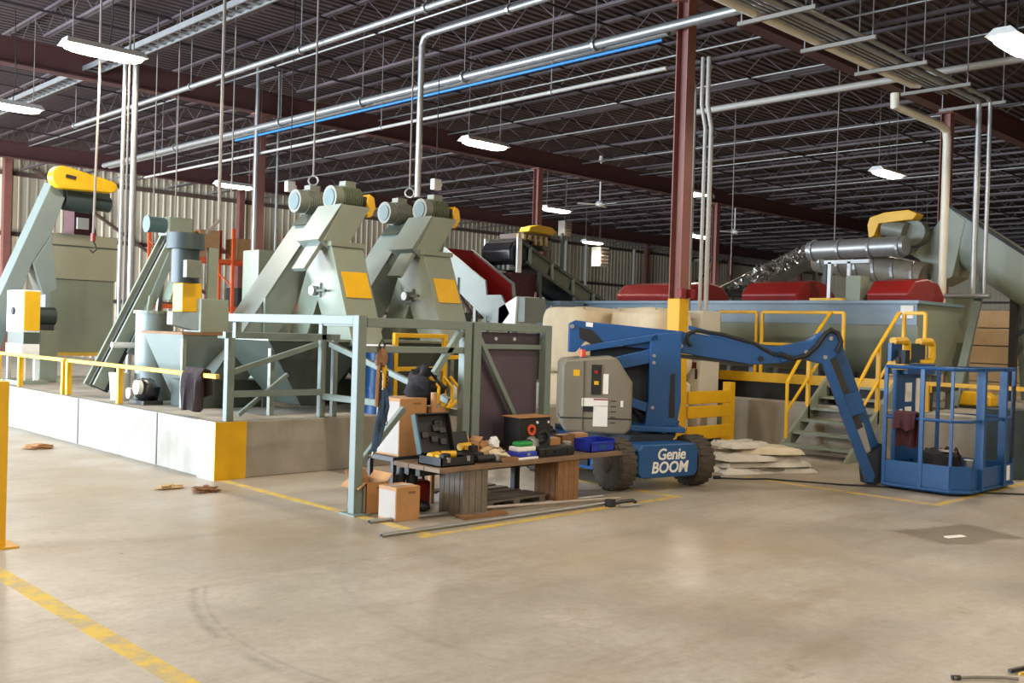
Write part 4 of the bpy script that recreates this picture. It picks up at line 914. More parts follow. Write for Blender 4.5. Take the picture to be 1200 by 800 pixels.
# orange pallet racking at the back wall with cartons
t = thing('pallet_rack', 'orange pallet racking against the back wall at left', 'rack', (17.5, 33.5, 0))
for x in (15.2, 17.9, 20.6):
    for y in (33, 34): part(MB().beam((x, y, 0), (x, y, 5.1), .1), 'upright', 'orange', t)
    for z in (1, 2, 3, 4): part(MB().beam((x, 33, z), (x, 34, z+.5), .04), 'lacing', 'orange', t)
for x in (15.2, 17.9):
    for z in (2.2, 3.9):
        for y in (33, 34): part(MB().beam((x, y, z), (x+2.7, y, z), .05, .14), 'beam', 'orange', t)
k = 0
for x, z, w_, h, lb in [(16.0, 3.98, .9, .9, 'tan carton on the upper rack shelf behind the mixer'), (17.0, 3.98, .8, 1.0, 'second tan carton on the upper rack shelf'), (18.6, 3.98, 1.0, .8, 'tan carton on the upper rack shelf right of the orange upright'), (18.7, 2.28, 1.1, .7, 'dark grey bundle on the lower rack shelf')]:
    t = thing('carton', lb, 'box', (x, 33.5, z)); mm = 'card' if 'tan' in lb else 'dark_metal'
    part(MB().box(x-w_/2, x+w_/2, 33.05, 33.95, z, z+h), 'box', mm, t, bevel=.02); part(MB().box(x-.05, x+.05, 33.04, 33.96, z+h, z+h+.004), 'tape', 'card_light', t)

# ================================================================== BLUE BOOM LIFT
RX, RY = 8.9, 7.37
e1 = V((.7156, -.6985, 0)); e2 = V((.6985, .7156, 0)); RO = V((RX, RY, 0))
def W(x, y, z): return RO+e1*x+e2*y+V((0, 0, z))
ca = V((.972, -.234, 0)).normalized(); cb = V((.234, .972, 0)).normalized()
def K(a, b, z): return RO+ca*a+cb*b+V((0, 0, z))
lift = thing('boom_lift', 'blue articulated boom lift with grey engine cover and lowered basket', 'boom lift', (RX, RY, 0))
def wbox(x0, x1, y0, y1, z0, z1): return MB().hexa([W(x0,y0,z0),W(x1,y0,z0),W(x1,y1,z0),W(x0,y1,z0)], [W(x0,y0,z1),W(x1,y0,z1),W(x1,y1,z1),W(x0,y1,z1)])
def kbox(x0, x1, y0, y1, z0, z1): return MB().hexa([K(x0,y0,z0),K(x1,y0,z0),K(x1,y1,z0),K(x0,y1,z0)], [K(x0,y0,z1),K(x1,y0,z1),K(x1,y1,z1),K(x0,y1,z1)])
def wpoly(poly, y0, y1): return MB().prism(poly, lambda a, b, d: W(a, d, b), y0, y1)
def L(u, v, d=11.45):
    s_ = d/1161; return ((u-721)*s_, 1.65+(389+(u-600)*.0301-v)*s_)
# chassis with lettering on the near end
ch = part(MB().prism([(-.35, .14), (.38, .14), (.42, .2), (.42, .44), (.36, .5), (-.34, .5), (-.4, .44), (-.4, .2)], lambda a, b, d: K(a, d, b), -.98, .95), 'chassis', 'lift_blue', lift, bevel=.015)
part(kbox(-.3, .3, -.7, .8, .5, .56), 'deck_plate', 'lift_dark', ch)
part(kbox(-.55, -.38, -.35, .55, .16, .46), 'side_box', 'lift_blue', ch, bevel=.01); part(kbox(.4, .55, -.35, .55, .16, .46), 'side_box', 'lift_blue', ch, bevel=.01)
part(kbox(-.58, -.55, -.3, .5, .2, .3), 'vent', 'black', ch)
tm = lambda x, y, z: K(x, -.982-z, y)
text_mesh('Genie', .17, lambda x, y, z: K(x+.04, -.983-z, y+.385), 'lettering', 'white', ch, .12, .003, .95)
text_mesh('BOOM', .17, lambda x, y, z: K(x+.02, -.983-z, y+.245), 'lettering', 'white', ch, .15, .004, .98)
# wheels
def wheel(a, b):
    c = K(a, b, .28); s_ = 1 if a > 0 else -1; ax = ca*s_
    loops = []; n = 30
    for (r, t_) in ((.17, -.1), (.25, -.11), (.275, -.085), (.28, 0), (.275, .085), (.25, .11), (.17, .1)):
        loops.append([c+ax*t_+(cb*math.cos(2*PI*k/n)+V((0, 0, 1))*math.sin(2*PI*k/n))*r for k in range(n)])
    o = part(MB().loft(loops), 'tire', 'rubber', lift, smooth=True)
    m = MB()
    for k in range(22):
        for h in (-1, 1):
            g_ = 2*PI*(k+.25*h)/22; rad = cb*math.cos(g_)+V((0, 0, 1))*math.sin(g_); tan = -cb*math.sin(g_)+V((0, 0, 1))*math.cos(g_)
            p = c+rad*.28+ax*h*.052
            m.hexa([p+tan*x+ax*y-rad*.02 for x, y in ((-.022, -.05), (.022, -.05), (.022, .05), (-.022, .05))], [p+tan*x+ax*y+rad*.003 for x, y in ((-.018, -.045), (.018, -.045), (.018, .045), (-.018, .045))])
    part(m, 'tread', 'rubber', o)
    part(MB().cyl(c+ax*.0, c+ax*.07, .175, .165, n=22), 'rim', 'strut', o, smooth=True); part(MB().cyl(c+ax*.07, c+ax*.115, .1, .075, n=16), 'hub', 'rubber', o, smooth=True)
    m = MB()
    for k in range(6):
        q = c+ax*.07+(cb*math.cos(k*PI/3)+V((0, 0, 1))*math.sin(k*PI/3))*.125; m.cyl(q, q+ax*.015, .014, n=6)
    part(m, 'lug_nuts', 'galv', o)
    part(MB().cyl(c-ax*.2, c-ax*.05, .06, n=10), 'axle', 'lift_dark', o)
for a, b in ((-.54, -.74), (.54, -.74), (-.54, .74), (.54, .74)): wheel(a, b)
# turntable
part(MB().cyl(W(.02, 0, .5), W(.02, 0, .58), .46, n=30), 'slew_ring', 'lift_dark', lift, smooth=True)
tt = part(wpoly([(-.62, .58), (.75, .58), (.75, .64), (-.62, .66)], -.42, .42), 'turntable', 'lift_blue', lift, bevel=.01)
# grey cover, near side
cov = [(-.66, .66), (-.6, .57), (.06, .55), (.11, .6), (.13, .66), (.13, 1.13), (-.05, 1.4), (-.12, 1.42), (-.62, 1.37), (-.66, 1.32)]
cv = part(wpoly(cov, -.56, -.1), 'engine_cover', 'cover_grey', lift, bevel=.03)
part(wpoly([(-.665, .72), (.135, .72), (.135, .735), (-.665, .735)], -.565, -.09), 'trim_line', 'dark_metal', cv)
part(wbox(-.415, -.41, -.57, -.558, .6, 1.36), 'door_gap', 'dark_metal', cv)
part(wbox(-.33, -.22, -.575, -.555, .99, 1.32), 'control_recess', 'black', cv); part(wbox(-.3, -.25, -.585, -.575, 1.1, 1.14), 'key_switch', 'yellow', cv); part(wbox(-.3, -.26, -.585, -.575, 1.22, 1.26), 'stop_button', 'red', cv)
part(wbox(-.2, -.14, -.566, -.559, 1.0, 1.22), 'decal', 'paper', cv); part(wbox(-.43, -.14, -.566, -.559, .86, .95), 'decal', 'paper', cv); part(wbox(-.3, -.14, -.566, -.559, .64, .87), 'decal', 'paper', cv)
part(wbox(-.3, -.14, -.568, -.566, .93, .945), 'decal_stripe', 'red', cv); part(wbox(-.41, -.3, -.57, -.559, .8, .86), 'latch', 'black', cv); part(wbox(-.53, -.46, -.566, -.559, 1.19, 1.26), 'warning_decal', 'yellow', cv)
part(wbox(.0, .03, -.567, -.559, .86, .93), 'reflector', 'white', cv)
for k in range(5): part(wbox(-.11, -.05, -.566, -.558, .68+.06*k, .69+.06*k), 'louvre', 'dark_metal', cv)
part(wpoly(cov, .1, .5), 'engine_cover', 'cover_grey', lift, bevel=.03)
part(MB().cyl(W(-.42, -.33, 1.4), W(-.42, -.33, 1.48), .04, .035, n=12), 'beacon', 'beacon', lift); part(MB().cyl(W(-.42, -.33, 1.37), W(-.42, -.33, 1.4), .05, n=12), 'beacon_base', 'dark_metal', lift)
# linkage: all profiles in the boom plane
def prof(pxs): return [L(u, v) for u, v in pxs]
up_ = part(wpoly(prof([(664, 378), (671, 375), (797, 388), (797, 412), (740, 407), (684, 398), (672, 412), (664, 412)]), -.11, .13), 'upper_arm', 'lift_blue', lift, bevel=.008)
part(wpoly(prof([(675, 383), (690, 386), (703, 400), (690, 403), (676, 396)]), -.118, -.108), 'recess', 'black', up_); part(wpoly(prof([(683, 377), (691, 378), (691, 383), (683, 382)]), -.118, -.111), 'decal', 'paper', up_)
for u, v in ((667, 382), (794, 405)): a, b = L(u, v); part(MB().cyl(W(a, -.13, b), W(a, .14, b), .025, n=10), 'pin', 'galv', up_)
part(wpoly(prof([(676, 405), (765, 391), (768, 398), (678, 412)]), -.2, -.13), 'strut', 'lift_blue', lift, bevel=.006)
part(wpoly(prof([(716, 418), (760, 408), (762, 424), (722, 432)]), -.17, .15), 'lower_link', 'lift_blue', lift, bevel=.006)
part(wpoly(prof([(729, 462), (763, 473), (760, 483), (733, 474)]), -.17, .15), 'lower_link', 'lift_blue', lift, bevel=.006)
part(wpoly(prof([(690, 410), (770, 400), (768, 520), (730, 520), (690, 440)]), -.02, .06), 'inner_plate', 'lift_dark', lift)  # dark sheet standing in for the shade inside the open linkage
rs = part(wpoly(prof([(757, 394), (766, 390), (793, 388), (795, 470), (791, 497), (776, 512), (764, 511), (753, 500), (757, 468)]), -.2, .2), 'riser', 'lift_blue', lift, bevel=.012)
part(wpoly(prof([(782, 438), (787, 436), (788, 488), (781, 488)]), -.208, -.2), 'slot', 'black', rs)
for u, v in ((762, 416), (762, 424), (762, 476), (776, 505)): a, b = L(u, v); part(MB().cyl(W(a, -.22, b), W(a, .21, b), .02, n=10), 'pin', 'galv', rs)
part(wpoly(prof([(740, 500), (795, 492), (790, 512), (740, 514)]), -.14, .14), 'cylinder_mount', 'lift_blue', lift)
a, b = L(735, 470); c_, d_ = L(765, 500); part(MB().cyl(W(a, 0, b), W(c_, 0, d_), .05, n=12), 'lift_cylinder', 'dark_metal', lift, smooth=True)
a, b = L(735, 398); c_, d_ = L(684, 407); part(MB().cyl(W(a, -.05, b), W(c_, -.05, d_), .035, n=10), 'hydraulic_cylinder', 'black', lift, smooth=True)
# main boom
mbm = part(wpoly(prof([(792, 388), (815, 391), (925, 409), (925, 424), (880, 427), (792, 413)]), -.09, .09), 'main_boom', 'lift_blue', lift, bevel=.01)
part(wpoly(prof([(803, 381), (815, 384), (905, 408), (925, 411), (925, 414), (900, 412), (803, 386)]), -.1, -.07), 'hose_guard', 'lift_blue', mbm)
part(wpoly(prof([(790, 414), (875, 423), (875, 428), (792, 419)]), -.05, .05), 'lift_cylinder', 'dark_metal', mbm)
for u, v in ((800, 400), (888, 420)): a, b = L(u, v); part(MB().cyl(W(a, -.11, b), W(a, .11, b), .03, n=10), 'pin', 'black', mbm)
part(MB().tube([W(*(lambda q: (q[0], -.1, q[1]))(L(u, v))) for u, v in ((806, 405), (801, 398), (803, 390), (812, 387), (840, 391), (880, 402), (905, 416))], .022, 8), 'hose', 'black', mbm, smooth=True)
# boom head and knuckle
hd = part(wpoly(prof([(910, 406), (945, 399), (960, 389), (972, 388), (982, 396), (984, 408), (972, 420), (960, 426), (940, 420), (912, 424)]), -.12, .12), 'boom_head', 'lift_blue', lift, bevel=.012)
for u, v in ((968, 396), (962, 418), (940, 412), (918, 417)): a, b = L(u, v); part(MB().cyl(W(a, -.14, b), W(a, .14, b), .024, n=10), 'pin', 'galv', hd)
part(MB().tube([W(*(lambda q: (q[0], -.13, q[1]))(L(u, v))) for u, v in ((908, 414), (925, 420), (940, 416), (952, 405), (960, 392), (968, 386), (976, 390), (980, 400), (975, 412))], .03, 8), 'hose', 'black', hd, smooth=True)
# jib
jb = part(wpoly(prof([(958, 420), (965, 414), (1025, 556), (1023, 564), (1016, 564)]), -.13, -.05), 'jib_arm', 'lift_blue', lift, bevel=.008)
part(wpoly(prof([(970, 402), (984, 398), (1036, 530), (1030, 540), (1022, 538)]), .0, .12), 'jib_arm', 'lift_blue', lift, bevel=.008)
part(wpoly(prof([(968, 418), (976, 414), (1012, 500), (1004, 504)]), -.05, .02), 'jib_cylinder', 'dark_metal', lift); part(wpoly(prof([(1004, 498), (1012, 495), (1026, 540), (1020, 544)]), -.04, .01), 'cylinder_rod', 'galv', lift)
part(wpoly(prof([(985, 462), (1004, 458), (1012, 482), (990, 490)]), -.1, .1), 'jib_block', 'lift_blue', lift, bevel=.006)
part(wpoly(prof([(1012, 535), (1034, 520), (1040, 560), (1026, 568), (1016, 566)]), -.1, .1), 'basket_rotator', 'lift_dark', lift)
part(MB().tube([W(*(lambda q: (q[0], .13, q[1]))(L(u, v))) for u, v in ((978, 405), (990, 430), (1008, 480), (1024, 525), (1030, 550))], .018, 6), 'hose', 'black', lift, smooth=True)
# basket
bx0, bx1, by0, by1 = 10.98, 12.42, 4.2, 5.1
outline = [(bx0, by1), (bx0, by0+.16), (bx0+.17, by0), (bx1, by0), (bx1, by1)]
bk = part(MB().prism(outline, lambda a, b, d: (a, b, d), .05, .09), 'basket_floor', 'lift_blue', lift)
bar = lambda p, q, r=.02, n_='basket_bar': part(MB().tube([p, q], r, 8), n_, 'lift_blue', bk, smooth=True)
def panel(p, q, z0, z1, nm='toe_board'):
    part(MB().beam((p[0], p[1], (z0+z1)/2), (q[0], q[1], (z0+z1)/2), .015, z1-z0), nm, 'lift_blue', bk)
for p, q in zip(outline, outline[1:]+outline[:1]): panel(p, q, .09, .33 if p[0] < 11.1 else .29)
ring = lambda z, r, nm: part(MB().tube([(a, b, z) for a, b in outline+outline[:1]], r, 8), nm, 'lift_blue', bk, smooth=True)
ring(1.39, .022, 'top_rail'); ring(.82, .018, 'mid_rail'); ring(.05, .022, 'base_rail')
for (x, y, s_) in [(bx0, by1, .04), (bx0, 4.68, .045), (bx0+.42, by0, .09), (12.06, by0, .08), (bx1, by0+.02, .04), (bx1, by1, .04), (11.7, by1, .05), (bx0+.02, by0+.16, .03)]:
    part(MB().beam((x, y, .05), (x, y, 1.39), s_, s_*.7), 'post', 'lift_blue', bk)
cs = part(MB().box(11.12, 11.78, 5.04, 5.09, .3, 1.42), 'control_panel', 'lift_blue', lift, bevel=.006)
for (x0, x1, z0, z1) in ((11.34, 11.5, .98, 1.2), (11.34, 11.5, .7, .92), (11.62, 11.72, .7, 1.25), (11.2, 11.26, .75, .9)): part(MB().box(x0, x1, 5.03, 5.04, z0, z1), 'decal', 'paper', cs)
part(MB().box(11.2, 11.95, 4.95, 5.15, 1.3, 1.42), 'console', 'lift_blue', cs, bevel=.01)
part(MB().cyl((11.05, 5.0, 1.42), (11.05, 5.0, 1.5), .03, n=10), 'joystick', 'black', cs); part(MB().box(11.0, 11.14, 4.92, 5.06, 1.36, 1.42), 'joystick_base', 'yellow', cs)
part(MB().box(11.18, 11.3, 4.98, 5.1, 1.42, 1.58), 'switch_box', 'lift_dark', cs)
for (x, s_) in ((11.3, 1), (12.0, 1)):
    part(MB().tube([(x-.15, 5.12, 1.68), (x+.18, 5.12, 1.69), (x+.24, 5.12, 1.65), (x+.25, 5.12, 1.5), (x+.2, 5.12, 1.43), (x-.15, 5.12, 1.43)], .045, 8), 'yellow_bumper', 'yellow', cs, smooth=True)
part(MB().box(11.08, 11.36, 5.1, 5.14, 1.45, 1.66), 'console_back', 'lift_blue', cs); part(MB().box(11.6, 12.0, 5.1, 5.14, 1.43, 1.66), 'console_back', 'teal_dark', cs)
part(MB().hexa([(11.02, 4.338, .12), (11.12, 4.238, .12), (11.12, 4.238, .27), (11.02, 4.338, .27)], [(11.01, 4.33, .12), (11.11, 4.23, .12), (11.11, 4.23, .27), (11.01, 4.33, .27)]), 'decal', 'paper', bk)
part(MB().box(12.2, 12.3, by0-.012, by0-.008, .1, .27), 'decal', 'paper', bk); part(MB().box(12.31, 12.4, 4.185, 4.19, .35, 1.2), 'mesh_panel', 'lift_dark', bk)
# things in the basket
drape('jacket', 'maroon patterned jacket hung over the basket mid rail', 'jacket', (10.98, 4.85, .845), (0, 1, 0), .24, .4, .2, 'maroon', 8, .025, out=(1, -.1))
t = thing('tool_bag', 'black soft bag lying in the lift basket', 'bag', (11.35, 4.6, .09))
part(MB().blob((11.35, 4.62, .27), (.26, .2, .2), 61, .25, 22, 12, .8, flat=.18), 'bag', 'black_cloth', t, smooth=True); part(MB().tube([(11.2, 4.45, .4), (11.3, 4.42, .5), (11.4, 4.42, .4), (11.5, 4.45, .3)], .018, 6), 'strap', 'maroon', t); part(MB().box(11.25, 11.4, 4.42, 4.6, .455, .475), 'patch', 'card_light', t)
t = thing('tin_can', 'small grey tin in the lift basket beside the black bag', 'can', (11.6, 4.35, .09))
part(MB().cyl((11.5, 4.36, .09), (11.5, 4.36, .36), .05, n=16), 'can', 'galv', t, smooth=True); part(MB().cyl((11.5, 4.36, .36), (11.5, 4.36, .37), .053, n=16), 'lid', 'white', t)

# ================================================================== BENCH AND THINGS AROUND IT
TZ = .46
t = thing('work_bench', 'low plank bench on wooden block legs before the frame', 'bench', (6.7, 6.8, 0))
for k in range(3): part(MB().box(5.5, 7.95, 6.47+.217*k, 6.68+.217*k, .42, TZ), 'top_plank', 'tabletop', t, bevel=.004)
part(MB().box(5.6, 7.85, 6.86, 6.92, .34, .42), 'beam', 'dark_metal', t)
part(MB().box(5.6, 7.6, 7.02, 7.08, .34, .42), 'beam', 'dark_metal', t)
def block(x, y, mt, nm='leg_plank'):
    for i in range(4): part(MB().box(x+.075*i, x+.071+.075*i, y, y+.04+.006*(i % 2), .0, .42), nm, mt, t, bevel=.003)
    for i in range(4): part(MB().box(x+.002, x+.04, y+.05+.07*i, y+.115+.07*i, .0, .42), nm, mt, t, bevel=.003)
    part(MB().box(x+.05, x+.28, y+.06, y+.3, 0, .418), nm, mt, t)
block(5.8, 6.5, 'wood_grey'); block(7.03, 6.5, 'wood')
part(MB().box(6.95, 7.02, 7.02, 7.08, 0, .34), 'steel_leg', 'dark_metal', t); part(MB().box(7.75, 7.82, 7.02, 7.08, 0, .34), 'steel_leg', 'dark_metal', t)
t = thing('pallet', 'weathered wooden pallet lying under the plank bench', 'pallet', (6.55, 6.9, 0))
for x in (6.2, 6.55, 6.9): part(MB().box(x, x+.08, 6.62, 7.5, 0, .07), 'bearer', 'wood_grey', t)
for k in range(5): part(MB().box(6.17, 7.0, 6.62+.18*k, 6.74+.18*k, .07, .09), 'plank', 'wood_grey', t)
t = thing('plank_offcut', 'flat brown board lying before the left bench leg', 'board', (6.0, 6.5, 0))
part(MB().hexa([(5.75, 6.42, .002), (6.25, 6.38, .002), (6.27, 6.52, .002), (5.77, 6.56, .002)], [(5.75, 6.42, .03), (6.25, 6.38, .03), (6.27, 6.52, .03), (5.77, 6.56, .03)]), 'board', 'wood', t)
part(MB().box(5.9, 6.1, 6.44, 6.5, .03, .034), 'stain', 'wood_grey', t)

def carton(name, label, x0, x1, y0, y1, z0, z1, flaps=(), white=True, mt='card'):
    t = thing(name, label, 'box', ((x0+x1)/2, (y0+y1)/2, z0)); th = .006
    if flaps:
        m = MB(); m.box(x0, x1, y0, y1, z0, z0+th); m.box(x0, x0+th, y0, y1, z0, z1); m.box(x1-th, x1, y0, y1, z0, z1); m.box(x0, x1, y0, y0+th, z0, z1); m.box(x0, x1, y1-th, y1, z0, z1)
        part(m, 'box', mt, t)
    else:
        part(MB().box(x0, x1, y0, y1, z0, z1), 'box', mt, t, bevel=.004); part(MB().box(x0, x1, (y0+y1)/2-.03, (y0+y1)/2+.03, z1, z1+.002), 'tape', 'card_light', t)
    h = min(x1-x0, y1-y0)*.45
    for f in flaps:
        if f == 'x0': part(MB().beam((x0, (y0+y1)/2, z1), (x0-h*.8, (y0+y1)/2, z1-h*.5), y1-y0, .005), 'flap', 'card', t)
        if f == 'x1': part(MB().beam((x1, (y0+y1)/2, z1), (x1+h*.6, (y0+y1)/2, z1+h*.6), y1-y0, .005), 'flap', 'card', t)
        if f == 'y1': part(MB().beam(((x0+x1)/2, y1, z1), ((x0+x1)/2, y1+h*.5, z1+h*.7), x1-x0, .005), 'flap', 'card', t)
        if f == 'y0': part(MB().beam(((x0+x1)/2, y0, z1), ((x0+x1)/2, y0-h*.7, z1-h*.45), x1-x0, .005), 'flap', 'card', t)
    if white: part(MB().box(x0-.002, x0, y0+.01, y1-.01, z0+.02, z1-.03), 'shipping_label', 'card_light', t); part(MB().box(x0+.5*(x1-x0), x0+.8*(x1-x0), y0-.002, y0, z1-.06, z1-.04), 'print', 'wood', t)  # paler sheet covers nearly all of one side
    return t
carton('cardboard_box', 'brown cardboard box with white end on the floor before the frame post', 5.22, 5.48, 6.7, 6.95, 0, .29)
carton('cardboard_box', 'open cardboard box with raised flaps on the floor behind the frame post', 5.21, 5.44, 7.12, 7.4, 0, .28, ('x1', 'y1', 'x0'))
t = thing('low_stand', 'dark low stand carrying the tall cardboard boxes', 'stand', (5.95, 7.4, 0))
part(MB().box(5.62, 6.34, 7.28, 7.72, .42, .46), 'top', 'dark_metal', t)
for x in (5.66, 6.3):
    for y in (7.32, 7.68): part(MB().beam((x, y, 0), (x, y, .42), .04), 'leg', 'dark_metal', t)
carton('cardboard_box', 'tall cardboard box with white printed side behind the tool case', 5.7, 6.02, 7.3, 7.66, .46, 1.0)
carton('cardboard_box', 'smaller brown box beside the tall box under the black harness', 6.06, 6.32, 7.32, 7.62, .46, .9, white=False)
t = thing('cardboard_tube', 'upright brown cardboard tube beside the tall box', 'tube', (6.1, 7.22, .0))
part(MB().cyl((6.06, 7.245, .0), (6.06, 7.245, 1.05), .03, n=14), 'tube', 'card', t, smooth=True); part(MB().cyl((6.06, 7.245, 1.05), (6.06, 7.245, 1.055), .031, n=14), 'cap', 'card_light', t)
t = thing('safety_harness', 'black and yellow safety harness heaped on the cardboard boxes', 'harness', (6.15, 7.4, .9))
part(MB().blob((6.1, 7.44, 1.1), (.17, .15, .17), 71, .35, 22, 12), 'webbing_heap', 'black_cloth', t, smooth=True)
for s_, (a, b) in enumerate([(-.12, .1), (.05, .18), (.13, .0)]):
    part(MB().tube([(6.17+a, 7.3, 1.2), (6.19+a+.05, 7.25, 1.1), (6.17+a+.08, 7.26, .98), (6.15+a+b*.3, 7.27, .9)], .018, 6), 'yellow_strap', 'yellow', t)
carton('cardboard_box', 'small open carton with a white flap on the bench', 6.16, 6.4, 6.95, 7.1, TZ, .6, ('x1', 'y1'))

# tool cases
def case(label, x0, x1, y0, y1, lean, tools, seed):
    t = thing('tool_case', label, 'tool case', ((x0+x1)/2, (y0+y1)/2, TZ)); th = .012
    m = MB(); m.box(x0, x1, y0, y1, TZ, TZ+th); m.box(x0, x0+th, y0, y1, TZ, TZ+.08); m.box(x1-th, x1, y0, y1, TZ, TZ+.08); m.box(x0, x1, y0, y0+th, TZ, TZ+.08); m.box(x0, x1, y1-th, y1, TZ, TZ+.08)
    part(m, 'tray', 'black', t)
    if lean:
        h = .36; d = V((0, math.sin(lean), math.cos(lean))); n_ = V((0, -math.cos(lean), math.sin(lean))); p = V((0, y1, TZ+.08))
        P = lambda x, a, b: V((x, 0, 0))+p+d*a+n_*b
        m = MB(); m.hexa([P(x0, 0, 0), P(x1, 0, 0), P(x1, h, 0), P(x0, h, 0)], [P(x0, 0, -.01), P(x1, 0, -.01), P(x1, h, -.01), P(x0, h, -.01)])
        for (xa, xb, a0, a1) in ((x0, x0+.012, 0, h), (x1-.012, x1, 0, h), (x0, x1, h-.012, h), (x0, x1, 0, .012)):
            m.hexa([P(xa, a0, 0), P(xb, a0, 0), P(xb, a1, 0), P(xa, a1, 0)], [P(xa, a0, .06), P(xb, a0, .06), P(xb, a1, .06), P(xa, a1, .06)])
        ld = part(m, 'lid', 'black', t)
        rr = random.Random(seed); m = MB()
        for k in range(7):
            xa = x0+.05+rr.random()*(x1-x0-.16); a0 = .05+rr.random()*.2
            m.hexa([P(xa, a0, 0), P(xa+.08, a0, 0), P(xa+.08, a0+.06, 0), P(xa, a0+.06, 0)], [P(xa, a0, .03), P(xa+.07, a0, .03), P(xa+.07, a0+.05, .03), P(xa, a0+.05, .03)])
        part(m, 'moulding', 'dark_metal', ld)
        part(MB().hexa([P(x0-.004, 0, -.011), P(x0, 0, -.011), P(x0, h, -.011), P(x0-.004, h, -.011)], [P(x0-.004, 0, .05), P(x0, 0, .05), P(x0, h, .05), P(x0-.004, h, .05)]), 'lid_edge', 'motor_teal', ld)
    for dx in (.06, x1-x0-.1): part(MB().box(x0+dx, x0+dx+.035, y0-.008, y0, TZ+.04, TZ+.085), 'latch', 'galv', t)
    return t
case('open black tool case with its lid up on the left end of the bench', 5.56, 5.95, 6.52, 6.84, .3, 2, 5)
def drill(x, y, z, rot, label, mt='yellow'):
    t = thing('cordless_drill', label, 'drill', (x, y, z)); c, s_ = math.cos(rot), math.sin(rot)
    P = lambda a, b, h: V((x+c*a-s_*b, y+s_*a+c*b, z+h))
    part(MB().cyl(P(-.09, 0, .05), P(.05, 0, .05), .034, n=14), 'motor_housing', mt, t, smooth=True); part(MB().cyl(P(.05, 0, .05), P(.12, 0, .05), .026, .014, n=12), 'chuck', 'black', t, smooth=True)
    part(MB().beam(P(-.05, 0, .05), P(-.07, -.12, .045), .035, .04), 'grip', mt, t, bevel=.006); part(MB().beam(P(-.1, -.13, .045), P(-.03, -.14, .045), .06, .06), 'battery', 'black', t, bevel=.006)
drill(5.68, 6.75, TZ+.025, .3, 'yellow cordless drill lying in the left of the open tool case')
drill(5.85, 6.74, TZ+.025, -.5, 'yellow cordless drill lying in the right of the open tool case')
t = thing('tool_case', 'half-open black case with yellow driver next to the open tool case', 'tool case', (6.1, 6.85, TZ))
part(MB().box(5.99, 6.25, 6.72, 6.94, TZ, TZ+.07), 'tray', 'black', t, bevel=.01); part(MB().beam((6.12, 6.94, TZ+.07), (6.12, 7.0, TZ+.24), .26, .03), 'lid', 'black', t)
drill(6.12, 6.84, TZ+.072, .2, 'yellow driver resting on the half-open black case')
t = thing('grinder', 'dark angle grinder lying at the bench front right of the tool case', 'tool', (6.12, 6.58, TZ))
part(MB().cyl((6.02, 6.58, .5), (6.22, 6.56, .5), .034, n=12), 'body', 'black', t, smooth=True); part(MB().cyl((6.24, 6.55, .465), (6.24, 6.55, .48), .055, n=18), 'disc', 'dark_metal', t); part(MB().cyl((6.24, 6.55, .48), (6.24, 6.55, .53), .03, n=12), 'head', 'galv', t); part(MB().tube([(6.02, 6.58, .5), (5.97, 6.6, .475), (5.98, 6.55, .47)], .008, 6), 'cord', 'cable', t)
# gloves, masks
for i, (x, y, z, r, lb, mt) in enumerate([(6.42, 6.85, TZ, (.09, .07, .05), 'tan leather glove crumpled on the bench beside the open carton', 'leather'), (6.5, 6.98, TZ, (.1, .06, .07), 'second tan leather glove behind the first on the bench', 'card'), (6.4, 6.72, TZ, (.08, .06, .045), 'cream leather glove before the green-lidded cooler', 'cream')]):
    t = thing('work_glove', lb, 'glove', (x, y, z))
    part(MB().blob((x, y, z+r[2]), r, 80+i, .25, 18, 10, .9, flat=r[2]*.98), 'palm', mt, t, smooth=True)
    for k in range(4): part(MB().tube([(x+r[0]*.6, y-.045+.03*k, z+r[2]), (x+r[0]*1.2, y-.055+.036*k, z+r[2]*.9+.01*(k % 2)), (x+r[0]*1.6, y-.06+.038*k, z+.02)], .014, 7), 'finger', mt, t, smooth=True)
    part(MB().tube([(x, y-r[1]*.8, z+r[2]), (x+.05, y-r[1]*1.4, z+r[2]*.9), (x+.09, y-r[1]*1.5, z+.02)], .015, 7), 'thumb', mt, t, smooth=True)
t = thing('respirator', 'white and brown respirator mask standing among the gloves', 'mask', (6.38, 7.0, TZ))
part(MB().blob((6.46, 6.82, TZ+.13), (.05, .06, .07), 91, .1, 16, 10), 'cup', 'white', t, smooth=True); part(MB().cyl((6.45, 6.82, TZ+.06), (6.45, 6.77, TZ+.06), .045, n=14), 'filter', 'wood', t, smooth=True); part(MB().cyl((6.52, 6.84, TZ+.05), (6.52, 6.8, TZ+.05), .045, n=14), 'filter', 'leather', t, smooth=True)
# cooler
t = thing('lunch_cooler', 'small white and blue cooler with green lid on the bench', 'cooler', (6.6, 6.58, TZ))
def rbox(x0, x1, y0, y1, z0, z1, nm, mt, bev): part(MB().box(x0, x1, y0, y1, z0, z1), nm, mt, t, bevel=bev)
rbox(6.48, 6.75, 6.5, 6.68, TZ, TZ+.025, 'base', 'white', .008); rbox(6.49, 6.74, 6.51, 6.67, TZ+.025, TZ+.075, 'band', 'bin_blue', .01); rbox(6.5, 6.73, 6.52, 6.66, TZ+.075, TZ+.12, 'body', 'white', .012); rbox(6.53, 6.71, 6.53, 6.65, TZ+.12, TZ+.165, 'lid', 'green', .018); part(MB().box(6.6, 6.64, 6.505, 6.51, TZ+.04, TZ+.065), 'clasp', 'galv', t)
t = thing('wood_offcut', 'short light wood block at the bench front edge before the cooler', 'wood block', (6.42, 6.5, TZ))
part(MB().box(6.27, 6.46, 6.48, 6.54, TZ, TZ+.04), 'block', 'wood', t, bevel=.004); part(MB().box(6.268, 6.27, 6.485, 6.535, TZ+.004, TZ+.036), 'end_grain', 'card', t)
